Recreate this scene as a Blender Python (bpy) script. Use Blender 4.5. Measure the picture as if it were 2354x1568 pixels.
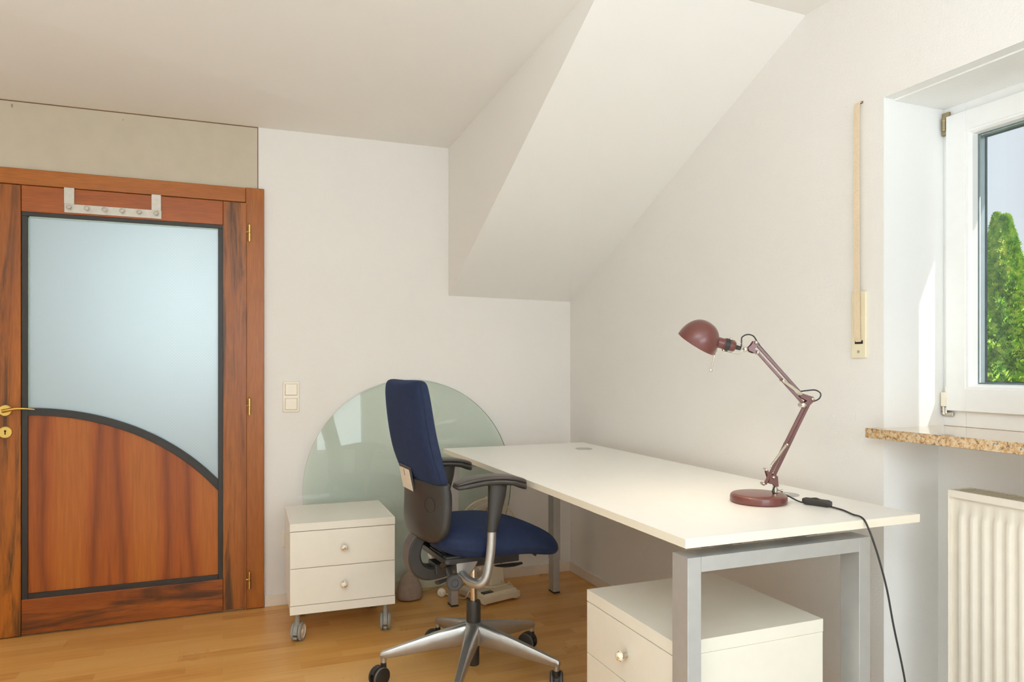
import bpy, bmesh, math, random
from mathutils import Vector, Matrix, noise
random.seed(7)
PI = math.pi
sc = bpy.context.scene
for o in list(bpy.data.objects):
    bpy.data.objects.remove(o)

# ------------------------------------------------------------ camera, sky, sun, daylight, exposure
F_PX = 1650.0
YAW = 0.3832
cam = bpy.data.cameras.new('camera')
cam.sensor_width = 36.0
cam.lens = F_PX / 2354 * 36.0
cam.shift_y = (841.0 - 784.0) / 2354
cam.clip_start = 0.05
camo = bpy.data.objects.new('camera', cam)
camo.location = (0, 0, 1.2)
camo.rotation_euler = (PI / 2, 0, -YAW)
sc.collection.objects.link(camo)
sc.camera = camo

w = bpy.data.worlds.new('sky')
sc.world = w
w.use_nodes = True
bg = w.node_tree.nodes['Background']
bg.inputs[0].default_value = (0.755, 0.775, 0.835, 1)
bg.inputs[1].default_value = 1.12


def light(name, kind, loc, energy, color, rot=None, size=None, size_y=None, radius=None, angle=None):
    l = bpy.data.lights.new(name, kind)
    l.energy = energy
    l.color = color
    if kind == 'AREA':
        l.shape = 'RECTANGLE'
        l.size = size
        l.size_y = size_y
    if radius is not None:
        l.shadow_soft_size = radius
    if angle is not None:
        l.angle = angle
    o = bpy.data.objects.new(name, l)
    o.location = loc
    if rot:
        o.rotation_euler = rot
    sc.collection.objects.link(o)
    return o


sun_dir = Vector((-1, 3.3, -2.05)).normalized()
so = light('sun', 'SUN', (5, -8, 6), 8.0, (1.0, 0.96, 0.88), angle=math.radians(0.5))
so.rotation_euler = sun_dir.to_track_quat('-Z', 'Y').to_euler()
# daylight through the wide window in the wall behind the camera
light('daylight_rear_window', 'AREA', (0.75, -1.95, 1.30), 48.0, (0.80, 0.905, 1.0), rot=(PI / 2 + 0.5, 0, 0), size=1.9, size_y=1.3)
# added upward fill light behind the camera to brighten the ceiling; no fixture
light('fill_uplight', 'AREA', (-0.5, -0.4, 1.55), 84.0, (0.80, 0.905, 1.0), rot=(PI, 0, 0), size=0.5, size_y=0.5)
# daylight in the hallway behind the door
light('daylight_hallway', 'AREA', (-0.15, 4.58, 1.50), 17.0, (0.90, 0.96, 1.0), rot=(-PI / 2, 0, 0), size=0.45, size_y=0.6)

vs = sc.view_settings
sc.display_settings.display_device = 'sRGB'
vs.view_transform = 'Standard'
vs.look = 'None'
vs.gamma = 1.0
vs.use_curve_mapping = False
vs.exposure = 0.05
cy = sc.cycles
cy.use_denoising = True
cy.denoiser = 'OPENIMAGEDENOISE'
cy.max_bounces = 12
cy.diffuse_bounces = 8
cy.glossy_bounces = 4
cy.transparent_max_bounces = 16
cy.sample_clamp_indirect = 6.0
cy.caustics_reflective = False
cy.caustics_refractive = False


# ------------------------------------------------------------ materials
def srgb(r, g, b):
    def f(c):
        c /= 255.0
        return c / 12.92 if c <= 0.04045 else ((c + 0.055) / 1.055) ** 2.4
    return (f(r), f(g), f(b), 1)


class NT:
    def __init__(s, name):
        s.m = bpy.data.materials.new(name)
        s.m.use_nodes = True
        s.t = s.m.node_tree
        s.b = s.t.nodes['Principled BSDF']
        s.out = s.t.nodes['Material Output']

    def n(s, typ, **kw):
        x = s.t.nodes.new(typ)
        for k, v in kw.items():
            setattr(x, k, v)
        return x

    def l(s, a, b):
        s.t.links.new(a, b)

    def coord(s, scale=(1, 1, 1), rot=(0, 0, 0), loc=(0, 0, 0)):
        tc = s.n('ShaderNodeTexCoord')
        mp = s.n('ShaderNodeMapping')
        mp.inputs['Scale'].default_value = scale
        mp.inputs['Rotation'].default_value = rot
        mp.inputs['Location'].default_value = loc
        s.l(tc.outputs['Object'], mp.inputs['Vector'])
        return mp.outputs['Vector']

    def noise(s, vec, scale, detail=3, rough=0.5, dist=0.0):
        x = s.n('ShaderNodeTexNoise')
        x.inputs['Scale'].default_value = scale
        x.inputs['Detail'].default_value = detail
        x.inputs['Roughness'].default_value = rough
        x.inputs['Distortion'].default_value = dist
        s.l(vec, x.inputs['Vector'])
        return x.outputs['Fac']

    def ramp(s, fac, stops):
        x = s.n('ShaderNodeValToRGB')
        e = x.color_ramp.elements
        while len(e) < len(stops):
            e.new(0.5)
        for i, (p, c) in enumerate(stops):
            e[i].position = p
            e[i].color = c
        s.l(fac, x.inputs['Fac'])
        return x.outputs['Color']

    def mix(s, fac, a, b, blend='MIX'):
        x = s.n('ShaderNodeMix')
        x.data_type = 'RGBA'
        x.blend_type = blend
        for sock, v in ((x.inputs[0], fac), (x.inputs[6], a), (x.inputs[7], b)):
            if hasattr(v, 'is_output'):
                s.l(v, sock)
            else:
                sock.default_value = v
        return x.outputs[2]

    def bump(s, h, strength, dist=0.001):
        x = s.n('ShaderNodeBump')
        x.inputs['Strength'].default_value = strength
        x.inputs['Distance'].default_value = dist
        s.l(h, x.inputs['Height'])
        s.l(x.outputs['Normal'], s.b.inputs['Normal'])

    def p(s, **kw):
        for k, v in kw.items():
            s.b.inputs[k.replace('_', ' ')].default_value = v
        return s


def plain(name, col, rough=0.5, metal=0.0, var=0.06, scale=30.0, bump=0.0, bscale=300.0, spec=0.5, coat=0.0):
    a = NT(name)
    v = a.coord()
    n = a.noise(v, scale, 3)
    dark = tuple(c * (1 - var) for c in col[:3]) + (1,)
    lite = tuple(min(1, c * (1 + var)) for c in col[:3]) + (1,)
    a.l(a.ramp(n, [(0.3, dark), (0.7, lite)]), a.b.inputs['Base Color'])
    a.p(Roughness=rough, Metallic=metal, Specular_IOR_Level=spec, Coat_Weight=coat)
    if bump:
        a.bump(a.noise(v, bscale, 2), bump)
    return a.m


def wall_mat(name, col, bump=0.45):
    a = NT(name)
    v = a.coord()
    n = a.noise(v, 1.5, 3)
    a.l(a.ramp(n, [(0.3, tuple(c * 0.985 for c in col[:3]) + (1,)), (0.7, col)]), a.b.inputs['Base Color'])
    a.p(Roughness=0.85, Specular_IOR_Level=0.25)
    a.bump(a.noise(v, 150, 3, 0.55), bump, 0.003)
    return a.m


def wood(name, c1, c2, dark, axis='Z', seed=0.0, streak=0.55, rough=0.32):
    """c1/c2 ground tones, dark streak colour, grain along axis"""
    a = NT(name)
    k = {'Z': (1, 1, 0.07), 'X': (0.09, 1, 1), 'Y': (1, 0.09, 1)}[axis]
    v = a.coord(scale=k, loc=(seed, seed * 1.7, seed * 0.6))
    n1 = a.noise(v, 9, 4, 0.55, 0.6)
    base = a.ramp(n1, [(0.32, c1), (0.68, c2)])
    n2 = a.noise(v, 15, 5, 0.62, 1.1)
    blk = a.ramp(n2, [(streak, (0, 0, 0, 1)), (streak + 0.16, (1, 1, 1, 1))])
    col = a.mix(blk, base, dark)
    n3 = a.noise(v, 160, 2, 0.5)
    fine = a.ramp(n3, [(0.3, (0.82, 0.82, 0.82, 1)), (0.7, (1.05, 1.05, 1.05, 1))])
    col = a.mix(1.0, col, fine, 'MULTIPLY')
    a.l(col, a.b.inputs['Base Color'])
    a.p(Roughness=rough, Specular_IOR_Level=0.4)
    return a.m


def veneer(name):
    """lower door panel: warm veneer with evenly spaced dark book-matched flames"""
    a = NT(name)
    tc = a.coord()
    sx = a.n('ShaderNodeSeparateXYZ')
    a.l(tc, sx.inputs[0])
    vz = a.coord(scale=(2.2, 1, 1.0))
    wob = a.noise(vz, 1.6, 2, 0.4)
    md = a.n('ShaderNodeMath', operation='MULTIPLY_ADD')
    a.l(wob, md.inputs[0])
    md.inputs[1].default_value = 0.10
    a.l(sx.outputs[0], md.inputs[2])
    # distance to centre of each flame, period 0.29 m, widening downwards
    pp = a.n('ShaderNodeMath', operation='PINGPONG')
    ad = a.n('ShaderNodeMath', operation='ADD')
    a.l(md.outputs[0], ad.inputs[0])
    ad.inputs[1].default_value = 1.02
    a.l(ad.outputs[0], pp.inputs[0])
    pp.inputs[1].default_value = 0.145
    zz = a.n('ShaderNodeMath', operation='MULTIPLY_ADD')
    a.l(sx.outputs[2], zz.inputs[0])
    zz.inputs[1].default_value = 0.035
    a.l(pp.outputs[0], zz.inputs[2])
    sc_ = a.n('ShaderNodeMath', operation='MULTIPLY')
    a.l(zz.outputs[0], sc_.inputs[0])
    sc_.inputs[1].default_value = 6.0
    g = srgb(178, 102, 38)
    r = srgb(166, 86, 32)
    d = srgb(132, 66, 28)
    col = a.ramp(sc_.outputs[0], [(0.02, d), (0.10, r), (0.25, srgb(160, 84, 32)), (0.40, d), (0.52, r), (0.72, g), (1.0, g)])
    fine = a.ramp(a.noise(a.coord(scale=(1, 1, 0.05)), 130, 2), [(0.3, (0.86, 0.86, 0.86, 1)), (0.7, (1.06, 1.06, 1.06, 1))])
    col = a.mix(1.0, col, fine, 'MULTIPLY')
    a.l(col, a.b.inputs['Base Color'])
    a.p(Roughness=0.33, Specular_IOR_Level=0.4)
    return a.m


def parquet(name):
    a = NT(name)
    tc = a.coord()
    br = a.n('ShaderNodeTexBrick')
    br.offset = 0.37
    br.offset_frequency = 2
    br.squash = 0.8
    br.squash_frequency = 3
    br.inputs['Scale'].default_value = 1.0
    br.inputs['Brick Width'].default_value = 0.46
    br.inputs['Row Height'].default_value = 0.064
    br.inputs['Mortar Size'].default_value = 0.0006
    br.inputs['Mortar Smooth'].default_value = 0.4
    br.inputs['Color1'].default_value = (0, 0, 0, 1)
    br.inputs['Color2'].default_value = (1, 1, 1, 1)
    br.inputs['Mortar'].default_value = (0.2, 0.2, 0.2, 1)
    a.l(tc, br.inputs['Vector'])
    gr = a.noise(a.coord(scale=(0.08, 1, 1)), 45, 4, 0.6, 0.4)
    mx = a.n('ShaderNodeMath', operation='MULTIPLY_ADD')
    a.l(gr, mx.inputs[0])
    mx.inputs[1].default_value = 0.75
    sp = a.n('ShaderNodeSeparateColor')
    a.l(br.outputs['Color'], sp.inputs[0])
    m2 = a.n('ShaderNodeMath', operation='MULTIPLY')
    a.l(sp.outputs[0], m2.inputs[0])
    m2.inputs[1].default_value = 0.55
    a.l(m2.outputs[0], mx.inputs[2])
    col = a.ramp(mx.outputs[0], [(0.2, srgb(192, 130, 64)), (0.5, srgb(212, 154, 80)), (0.85, srgb(222, 170, 96))])
    dk = a.ramp(a.noise(a.coord(scale=(0.09, 1.5, 1)), 24, 4, 0.62, 0.3), [(0.67, (0, 0, 0, 1)), (0.77, (0.7, 0.7, 0.7, 1))])
    col = a.mix(dk, col, srgb(150, 92, 44))
    mo = a.n('ShaderNodeMath', operation='MULTIPLY')
    a.l(br.outputs['Fac'], mo.inputs[0])
    mo.inputs[1].default_value = 0.10
    col = a.mix(mo.outputs[0], col, srgb(120, 72, 34))
    a.l(col, a.b.inputs['Base Color'])
    rg = a.ramp(a.noise(tc, 6, 4), [(0.3, (0.27, 0.27, 0.27, 1)), (0.7, (0.36, 0.36, 0.36, 1))])
    a.l(rg, a.b.inputs['Roughness'])
    a.p(Specular_IOR_Level=0.5)
    return a.m


def clear_glass(name, tint, refl=0.06, rough=0.0):
    a = NT(name)
    a.t.nodes.remove(a.b)
    tr = a.n('ShaderNodeBsdfTransparent')
    tr.inputs[0].default_value = tint
    gl = a.n('ShaderNodeBsdfGlossy')
    gl.inputs['Roughness'].default_value = rough
    fr = a.n('ShaderNodeFresnel')
    fr.inputs[0].default_value = 1.5
    mp = a.n('ShaderNodeMath', operation='MULTIPLY')
    a.l(fr.outputs[0], mp.inputs[0])
    mp.inputs[1].default_value = refl
    ms = a.n('ShaderNodeMixShader')
    a.l(mp.outputs[0], ms.inputs[0])
    a.l(tr.outputs[0], ms.inputs[1])
    a.l(gl.outputs[0], ms.inputs[2])
    a.l(ms.outputs[0], a.out.inputs[0])
    return a.m


def frosted(name):
    a = NT(name)
    a.t.nodes.remove(a.b)
    v = a.coord(scale=(1, 0, 1), rot=(0, PI / 4, 0))
    vo = a.n('ShaderNodeTexVoronoi')
    vo.inputs['Scale'].default_value = 95
    vo.inputs['Randomness'].default_value = 0.0
    a.l(v, vo.inputs['Vector'])
    dots = a.ramp(vo.outputs['Distance'], [(0.14, (0.55, 0.55, 0.55, 1)), (0.26, (0, 0, 0, 1))])
    sx = a.n('ShaderNodeSeparateXYZ')
    a.l(a.coord(), sx.inputs[0])
    mr = a.n('ShaderNodeMapRange')
    a.l(sx.outputs[0], mr.inputs[0])
    mr.inputs[1].default_value = -0.42
    mr.inputs[2].default_value = -0.20
    mr.inputs[3].default_value = 0.10
    mr.inputs[4].default_value = 1.0
    mu = a.n('ShaderNodeMath', operation='MULTIPLY')
    a.l(dots, mu.inputs[0])
    a.l(mr.outputs[0], mu.inputs[1])
    tr = a.n('ShaderNodeBsdfTranslucent')
    a.l(a.mix(mu.outputs[0], (0.83, 0.91, 0.93, 1), (1.0, 1.0, 1.0, 1)), tr.inputs[0])
    di = a.n('ShaderNodeBsdfDiffuse')
    a.l(a.mix(mu.outputs[0], (0.50, 0.575, 0.59, 1), (0.68, 0.74, 0.75, 1)), di.inputs[0])
    ms = a.n('ShaderNodeMixShader')
    ms.inputs[0].default_value = 0.5
    a.l(tr.outputs[0], ms.inputs[1])
    a.l(di.outputs[0], ms.inputs[2])
    gl = a.n('ShaderNodeBsdfGlossy')
    gl.inputs['Roughness'].default_value = 0.35
    m3 = a.n('ShaderNodeMixShader')
    m3.inputs[0].default_value = 0.04
    a.l(ms.outputs[0], m3.inputs[1])
    a.l(gl.outputs[0], m3.inputs[2])
    a.l(m3.outputs[0], a.out.inputs[0])
    return a.m


def granite(name):
    a = NT(name)
    v = a.coord()
    c = a.ramp(a.noise(v, 95, 4, 0.7, 0.25), [(0.34, srgb(140, 112, 80)), (0.45, srgb(200, 158, 108)), (0.55, srgb(216, 188, 146)), (0.66, srgb(204, 198, 184))])
    d = a.ramp(a.noise(a.coord(loc=(3, 1, 2)), 120, 3, 0.6, 0.2), [(0.59, (0, 0, 0, 1)), (0.64, (0.8, 0.8, 0.8, 1))])
    c = a.mix(d, c, srgb(96, 84, 78))
    a.l(c, a.b.inputs['Base Color'])
    a.p(Roughness=0.08, Specular_IOR_Level=0.9, Coat_Weight=0.6, Coat_Roughness=0.03)
    return a.m


def emissive(name, col, strength):
    a = NT(name)
    a.p(Base_Color=(1, 0.9, 0.75, 1), Emission_Color=col, Emission_Strength=strength)
    return a.m


M = {}
M['wall'] = wall_mat('wall_paint', srgb(234, 231, 226))
M['ceil'] = wall_mat('ceiling_paint', srgb(237, 235, 230), 0.06)
M['reveal'] = wall_mat('reveal_paint', srgb(243, 243, 241), 0.25)
M['gips'] = plain('gypsum_board', srgb(198, 188, 168), 0.85, var=0.03, scale=12, bump=0.05, bscale=500, spec=0.2)
M['floor'] = parquet('parquet')
M['bounce_floor'] = plain('unseen_pale_floor', srgb(214, 210, 204), 0.95, var=0.04, scale=60, bump=0.3, spec=0.1)  # made-up pale floor behind the camera, tempers the bounced light
M['base'] = plain('baseboard_paint', srgb(232, 220, 203), 0.5, var=0.02)
M['woodz1'] = wood('walnut_stile_hinge', srgb(148, 84, 32), srgb(176, 104, 40), srgb(88, 56, 28), 'Z', 1.3, 0.50)
M['woodz2'] = wood('walnut_stile_handle', srgb(148, 82, 28), srgb(180, 104, 32), srgb(88, 56, 26), 'Z', 5.1, 0.49)
M['woodz3'] = wood('walnut_jamb', srgb(146, 80, 30), srgb(176, 104, 34), srgb(112, 60, 28), 'Z', 9.7, 0.66)
M['woodx1'] = wood('walnut_rail', srgb(158, 82, 28), srgb(176, 94, 32), srgb(100, 62, 34), 'X', 2.9, 0.68)
M['woodx2'] = wood('walnut_bottom_rail', srgb(142, 72, 26), srgb(168, 92, 34), srgb(86, 50, 26), 'X', 7.7, 0.50)
M['woodx3'] = wood('walnut_head', srgb(162, 92, 32), srgb(184, 110, 40), srgb(126, 74, 36), 'X', 4.4, 0.64)
M['veneer'] = veneer('panel_veneer')
M['blackbead'] = plain('black_lacquer', srgb(42, 38, 33), 0.42, var=0.05)
M['frost'] = frosted('frosted_glass')
M['brass'] = plain('brass', srgb(222, 186, 104), 0.28, 1.0, var=0.04)
M['dark'] = plain('dark_hole', srgb(28, 24, 20), 0.8)
M['white_plastic'] = plain('cream_plastic', srgb(240, 232, 214), 0.3, var=0.02)
M['plate_plastic'] = plain('ivory_plastic', srgb(232, 222, 192), 0.35, var=0.02)
M['slot'] = plain('slot_shadow_wood', srgb(120, 84, 60), 0.8)
M['belt'] = plain('belt_webbing', srgb(226, 206, 176), 0.8, var=0.06, scale=200)
M['rackmetal'] = plain('brushed_rack_metal', srgb(200, 194, 182), 0.5, 0.5, var=0.05, scale=60)
M['pvc'] = plain('white_window_pvc', srgb(240, 241, 240), 0.28, var=0.01)
M['gasket'] = plain('grey_window_gasket', srgb(96, 112, 116), 0.5)
M['spacer'] = plain('aluminium_spacer', srgb(190, 200, 204), 0.4, 0.8)
M['oldbrass'] = plain('dull_hinge_metal', srgb(172, 156, 122), 0.4, 0.8, var=0.15, scale=80)
M['wglass'] = clear_glass('window_glass', (0.96, 0.98, 0.98, 1), 0.5)
M['granite'] = granite('granite')
M['rad'] = plain('radiator_enamel', srgb(232, 224, 210), 0.32, var=0.02)
M['radgrill'] = plain('radiator_grille_enamel', srgb(206, 198, 178), 0.45, var=0.04)
M['desk'] = plain('desk_laminate', srgb(240, 238, 232), 0.30, var=0.01, spec=0.4)
M['desk_edge'] = plain('desk_edge_band', srgb(238, 230, 212), 0.4, var=0.01)
M['alu'] = plain('silver_powder_coat', srgb(184, 184, 182), 0.40, 0.45, var=0.03)
M['black_plastic'] = plain('black_plastic', srgb(52, 49, 46), 0.42, var=0.05, bump=0.08, bscale=900)
M['black_arm'] = plain('armrest_rubber', srgb(66, 60, 57), 0.36, var=0.05)
M['bracket_grey'] = plain('grey_plastic_spine', srgb(92, 82, 76), 0.5, var=0.04)
M['cab'] = plain('cream_lacquer', srgb(234, 229, 215), 0.16, var=0.01, spec=0.5)
M['castgrey'] = plain('grey_caster_plastic', srgb(150, 148, 140), 0.45, var=0.04)
M['castlight'] = plain('pale_wheel_disc', srgb(228, 216, 196), 0.45)
M['castblack'] = plain('black_caster', srgb(40, 37, 34), 0.45, var=0.08)
M['castrim'] = plain('grey_caster_rim', srgb(96, 90, 82), 0.45, var=0.06)
M['chairalu'] = plain('satin_aluminium', srgb(186, 184, 180), 0.34, 0.85, var=0.04, scale=60)
M['chrome'] = plain('chrome_rod', srgb(200, 190, 176), 0.12, 1.0)
M['maroon'] = plain('maroon_lacquer', srgb(108, 57, 50), 0.32, var=0.03, spec=0.6, coat=0.25)
M['nickel'] = plain('nickel', srgb(214, 206, 192), 0.2, 1.0)
M['cord'] = plain('black_cord', srgb(44, 42, 40), 0.45)
M['bulb'] = emissive('warm_bulb', (1.0, 0.82, 0.60, 1), 330)
M['inner'] = plain('white_shade_lining', srgb(236, 230, 218), 0.5)
M['fan'] = plain('aged_cream_plastic', srgb(226, 212, 184), 0.4, var=0.03)
M['bag'] = plain('taupe_cloth', srgb(158, 140, 124), 0.9, var=0.08, scale=50, bump=0.3, bscale=400, spec=0.1)
M['disc'] = clear_glass('green_plate_glass', (0.957, 0.990, 0.960, 1), 0.55)
M['discedge'] = plain('glass_edge', srgb(110, 130, 112), 0.12, var=0.1)
M['label'] = plain('paper_label', srgb(226, 216, 198), 0.6, var=0.03)
M['soil'] = plain('lawn', srgb(96, 120, 60), 0.9, var=0.2, scale=4)
M['bark'] = plain('bark', srgb(92, 70, 52), 0.9, var=0.3, scale=20)
M['hallwall'] = plain('hall_paint', srgb(232, 230, 226), 0.8, var=0.01)


def fabric():
    a = NT('blue_chair_fabric')
    v = a.coord()
    a.l(a.ramp(a.noise(v, 60, 3), [(0.3, srgb(40, 48, 71)), (0.7, srgb(43, 52, 77))]), a.b.inputs['Base Color'])
    a.p(Roughness=0.9, Specular_IOR_Level=0.15, Sheen_Weight=0.2, Sheen_Roughness=0.5)
    a.b.inputs['Sheen Tint'].default_value = srgb(90, 112, 165)
    a.bump(a.noise(v, 900, 2), 0.25, 0.001)
    return a.m


M['fabric'] = fabric()


def floral():
    a = NT('floral_glass_knob')
    c = a.ramp(a.noise(a.coord(), 90, 2, 0.5), [(0.50, srgb(236, 228, 212)), (0.57, srgb(214, 190, 130)), (0.61, srgb(170, 60, 64)), (0.68, srgb(96, 112, 66))])
    a.l(c, a.b.inputs['Base Color'])
    a.p(Roughness=0.08, Coat_Weight=1.0, Coat_Roughness=0.02)
    return a.m


M['floral'] = floral()


def foliage():
    a = NT('thuja_foliage')
    c = a.ramp(a.noise(a.coord(), 14.0, 5, 0.75), [(0.30, srgb(74, 124, 38)), (0.46, srgb(128, 178, 58)), (0.58, srgb(190, 214, 92)), (0.72, srgb(222, 190, 110))])
    a.l(c, a.b.inputs['Base Color'])
    a.p(Roughness=0.6, Specular_IOR_Level=0.3)
    return a.m


M['leaf'] = foliage()


# ------------------------------------------------------------ mesh helpers
def box(bm, x0, x1, y0, y1, z0, z1, mi=0, rot=None):
    vs_ = [bm.verts.new(p) for p in ((x0, y0, z0), (x1, y0, z0), (x1, y1, z0), (x0, y1, z0),
                                     (x0, y0, z1), (x1, y0, z1), (x1, y1, z1), (x0, y1, z1))]
    fs = []
    for q in ((0, 3, 2, 1), (4, 5, 6, 7), (0, 1, 5, 4), (1, 2, 6, 5), (2, 3, 7, 6), (3, 0, 4, 7)):
        f = bm.faces.new([vs_[i] for i in q])
        f.material_index = mi
        fs.append(f)
    if rot is not None:
        bmesh.ops.transform(bm, matrix=rot, verts=vs_)
    return fs


def poly(bm, pts, mi=0):
    f = bm.faces.new([bm.verts.new(p) for p in pts])
    f.material_index = mi
    return f


def extrude_poly(bm, pts2, plane, d0, d1, mi=0):
    """closed 2-D outline extruded; plane 'XZ' (depth y) , 'XY' (depth z), 'YZ' (depth x)"""
    def P(a, b, d):
        return {'XZ': (a, d, b), 'XY': (a, b, d), 'YZ': (d, a, b)}[plane]
    A = [bm.verts.new(P(a, b, d0)) for a, b in pts2]
    B = [bm.verts.new(P(a, b, d1)) for a, b in pts2]
    n = len(pts2)
    fs = [bm.faces.new(A), bm.faces.new(B[::-1])]
    for i in range(n):
        fs.append(bm.faces.new([A[i], B[i], B[(i + 1) % n], A[(i + 1) % n]]))
    for f in fs:
        f.material_index = mi
    return fs


def loft(bm, rings, cap=True, mi=0, closed=True):
    R = [[bm.verts.new(p) for p in r] for r in rings]
    n = len(R[0])
    for a, b in zip(R, R[1:]):
        for i in range(n if closed else n - 1):
            f = bm.faces.new([a[i], a[(i + 1) % n], b[(i + 1) % n], b[i]])
            f.material_index = mi
    if cap and closed:
        for r in (R[0][::-1], R[-1]):
            f = bm.faces.new(r)
            f.material_index = mi
    return R


def catmull(pts, sub=6):
    P = [Vector(p) for p in pts]
    P = [2 * P[0] - P[1]] + P + [2 * P[-1] - P[-2]]
    out = []
    for i in range(1, len(P) - 2):
        for k in range(sub):
            t = k / sub
            a, b, c, d = P[i - 1], P[i], P[i + 1], P[i + 2]
            out.append(0.5 * ((2 * b) + (c - a) * t + (2 * a - 5 * b + 4 * c - d) * t * t + (3 * b - a - 3 * c + d) * t ** 3))
    out.append(P[-2])
    return out


def tube(bm, pts, r, n=10, mi=0, sub=0, flat=1.0):
    P = catmull(pts, sub) if sub else [Vector(p) for p in pts]
    m = len(P)
    rr = r if isinstance(r, (list, tuple)) else None
    up = None
    rings = []
    for i, p in enumerate(P):
        t = (P[min(i + 1, m - 1)] - P[max(i - 1, 0)]).normalized()
        if up is None:
            up = Vector((0, 0, 1)) if abs(t.z) < 0.9 else Vector((1, 0, 0))
        s = t.cross(up).normalized()
        up = s.cross(t).normalized()
        if rr:
            f = i / (m - 1) * (len(rr) - 1)
            j = min(int(f), len(rr) - 2)
            rad = rr[j] + (rr[j + 1] - rr[j]) * (f - j)
        else:
            rad = r
        rings.append([p + s * math.cos(2 * PI * k / n) * rad + up * math.sin(2 * PI * k / n) * rad * flat for k in range(n)])
    loft(bm, rings, True, mi)


def cyl(bm, p0, p1, r0, r1=None, n=24, mi=0):
    tube(bm, [p0, p1], [r0, r0 if r1 is None else r1], n, mi)


def lathe(bm, prof, origin=(0, 0, 0), axis=(0, 0, 1), n=32, mi=0, cap=True):
    """prof: list of (radius, height along axis)"""
    ax = Vector(axis).normalized()
    u = ax.orthogonal().normalized()
    v = ax.cross(u)
    o = Vector(origin)
    rings = []
    for r, h in prof:
        r = max(r, 1e-5)
        rings.append([o + ax * h + u * math.cos(2 * PI * k / n) * r + v * math.sin(2 * PI * k / n) * r for k in range(n)])
    loft(bm, rings, cap, mi)


def ball(bm, c, r, n=12, mi=0):
    lathe(bm, [(r * math.sin(PI * k / n), -r * math.cos(PI * k / n)) for k in range(n + 1)], c, n=2 * n, mi=mi)


def ring2(bm, plane, a0, a1, b0, b1, wa, d0, d1, mi=0, wb=None):
    """rectangular ring of four bars; plane 'XZ' or 'YZ'"""
    wb = wb or wa
    for (p0, p1, q0, q1) in ((a0, a0 + wa, b0, b1), (a1 - wa, a1, b0, b1), (a0 + wa, a1 - wa, b0, b0 + wb), (a0 + wa, a1 - wa, b1 - wb, b1)):
        if plane == 'XZ':
            box(bm, p0, p1, d0, d1, q0, q1, mi)
        else:
            box(bm, d0, d1, p0, p1, q0, q1, mi)


def NB():
    return bmesh.new()


def obj(name, bm, mats, parent=None, bevel=0.0, smooth=35, seg=2, subsurf=0, loc=None):
    me = bpy.data.meshes.new(name)
    bmesh.ops.recalc_face_normals(bm, faces=bm.faces[:])
    bm.to_mesh(me)
    bm.free()
    for m in (mats if isinstance(mats, (list, tuple)) else [mats]):
        me.materials.append(m)
    o = bpy.data.objects.new(name, me)
    sc.collection.objects.link(o)
    if parent is not None:
        o.parent = parent
    if loc is not None:
        o.location = loc
    if smooth:
        me.shade_smooth()
        me.set_sharp_from_angle(angle=math.radians(smooth))
    if subsurf:
        s = o.modifiers.new('subdivision', 'SUBSURF')
        s.levels = subsurf
        s.render_levels = subsurf
    if bevel:
        b = o.modifiers.new('bevel', 'BEVEL')
        b.width = bevel
        b.segments = seg
        b.limit_method = 'ANGLE'
        b.angle_limit = math.radians(40)
        b.harden_normals = True
    return o


def thing(name, label, cat, loc=(0, 0, 0), rz=0.0, group=None, kind=None):
    o = bpy.data.objects.new(name, None)
    o.empty_display_size = 0.1
    sc.collection.objects.link(o)
    o.location = loc
    o.rotation_euler = (0, 0, rz)
    return tag(o, label, cat, group, kind)


def tag(o, label, cat, group=None, kind=None):
    o['label'] = label
    o['category'] = cat
    if group:
        o['group'] = group
    if kind:
        o['kind'] = kind
    return o


# ------------------------------------------------------------ room shell
XR, YB = 1.892, 3.779          # inner faces of the right and back walls
XL, YF = -2.30, -1.60          # left wall and the wall behind the camera
XO = 2.34                      # outer face of the right wall
WY0, WY1 = 0.65, 1.625         # window niche
SZ = 1.008                     # sill top

bm = NB()
box(bm, XL - 0.2, XO, 1.55, 5.9, -0.25, 0.0)
box(bm, XL - 0.2, XO, YF - 0.2, 1.55, -0.25, 0.0, 1)   # unseen pale area, added to keep orange floor bounce off the walls
tag(obj('floor', bm, [M['floor'], M['bounce_floor']], smooth=0), 'light oak strip parquet floor of the room', 'floor', kind='structure')

bm = NB()
zc0, zc1, zc2 = 2.366, 2.392, 2.427
D = (1.148, 2.000, 2.474)
poly(bm, [(XL, YF, zc0), (1.148, YF, 2.474), D, (XL, D[1], zc0)])
poly(bm, [(XL, D[1], zc0), D, (1.148, YB, zc1), (XL, YB, zc0)])
box(bm, XL - 0.2, XO, YF - 0.2, YB + 1.95, 2.5, 2.6)
box(bm, XL - 0.2, XO, YB + 0.001, YB + 0.14, 2.36, 2.5)
C_ = (XR, 1.945, zc2)
poly(bm, [(1.148, YF, 2.474), (XR, YF, zc2), C_, D])
poly(bm, [D, C_, (XR, YB, 1.575), (1.148, YB, 1.584)])
poly(bm, [D, (1.148, YB, 1.584), (1.148, YB, zc1)])
bmesh.ops.remove_doubles(bm, verts=bm.verts[:], dist=0.0005)
tag(obj('ceiling', bm, M['ceil'], smooth=0), 'white ceiling with a sloping roof section down to the corner', 'ceiling', kind='structure')

bm = NB()
DX0, DX1, DZ = -0.955, 0.118, 2.012
box(bm, DX1, XO, YB, YB + 0.14, 0, 2.5)
box(bm, XL - 0.2, DX0, YB, YB + 0.14, 0, 2.5)
box(bm, DX0, DX1, YB + 0.004, YB + 0.14, DZ, 2.5)
tag(obj('wall_back', bm, M['wall'], smooth=0), 'cream textured back wall with the door', 'wall', kind='structure')

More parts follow.
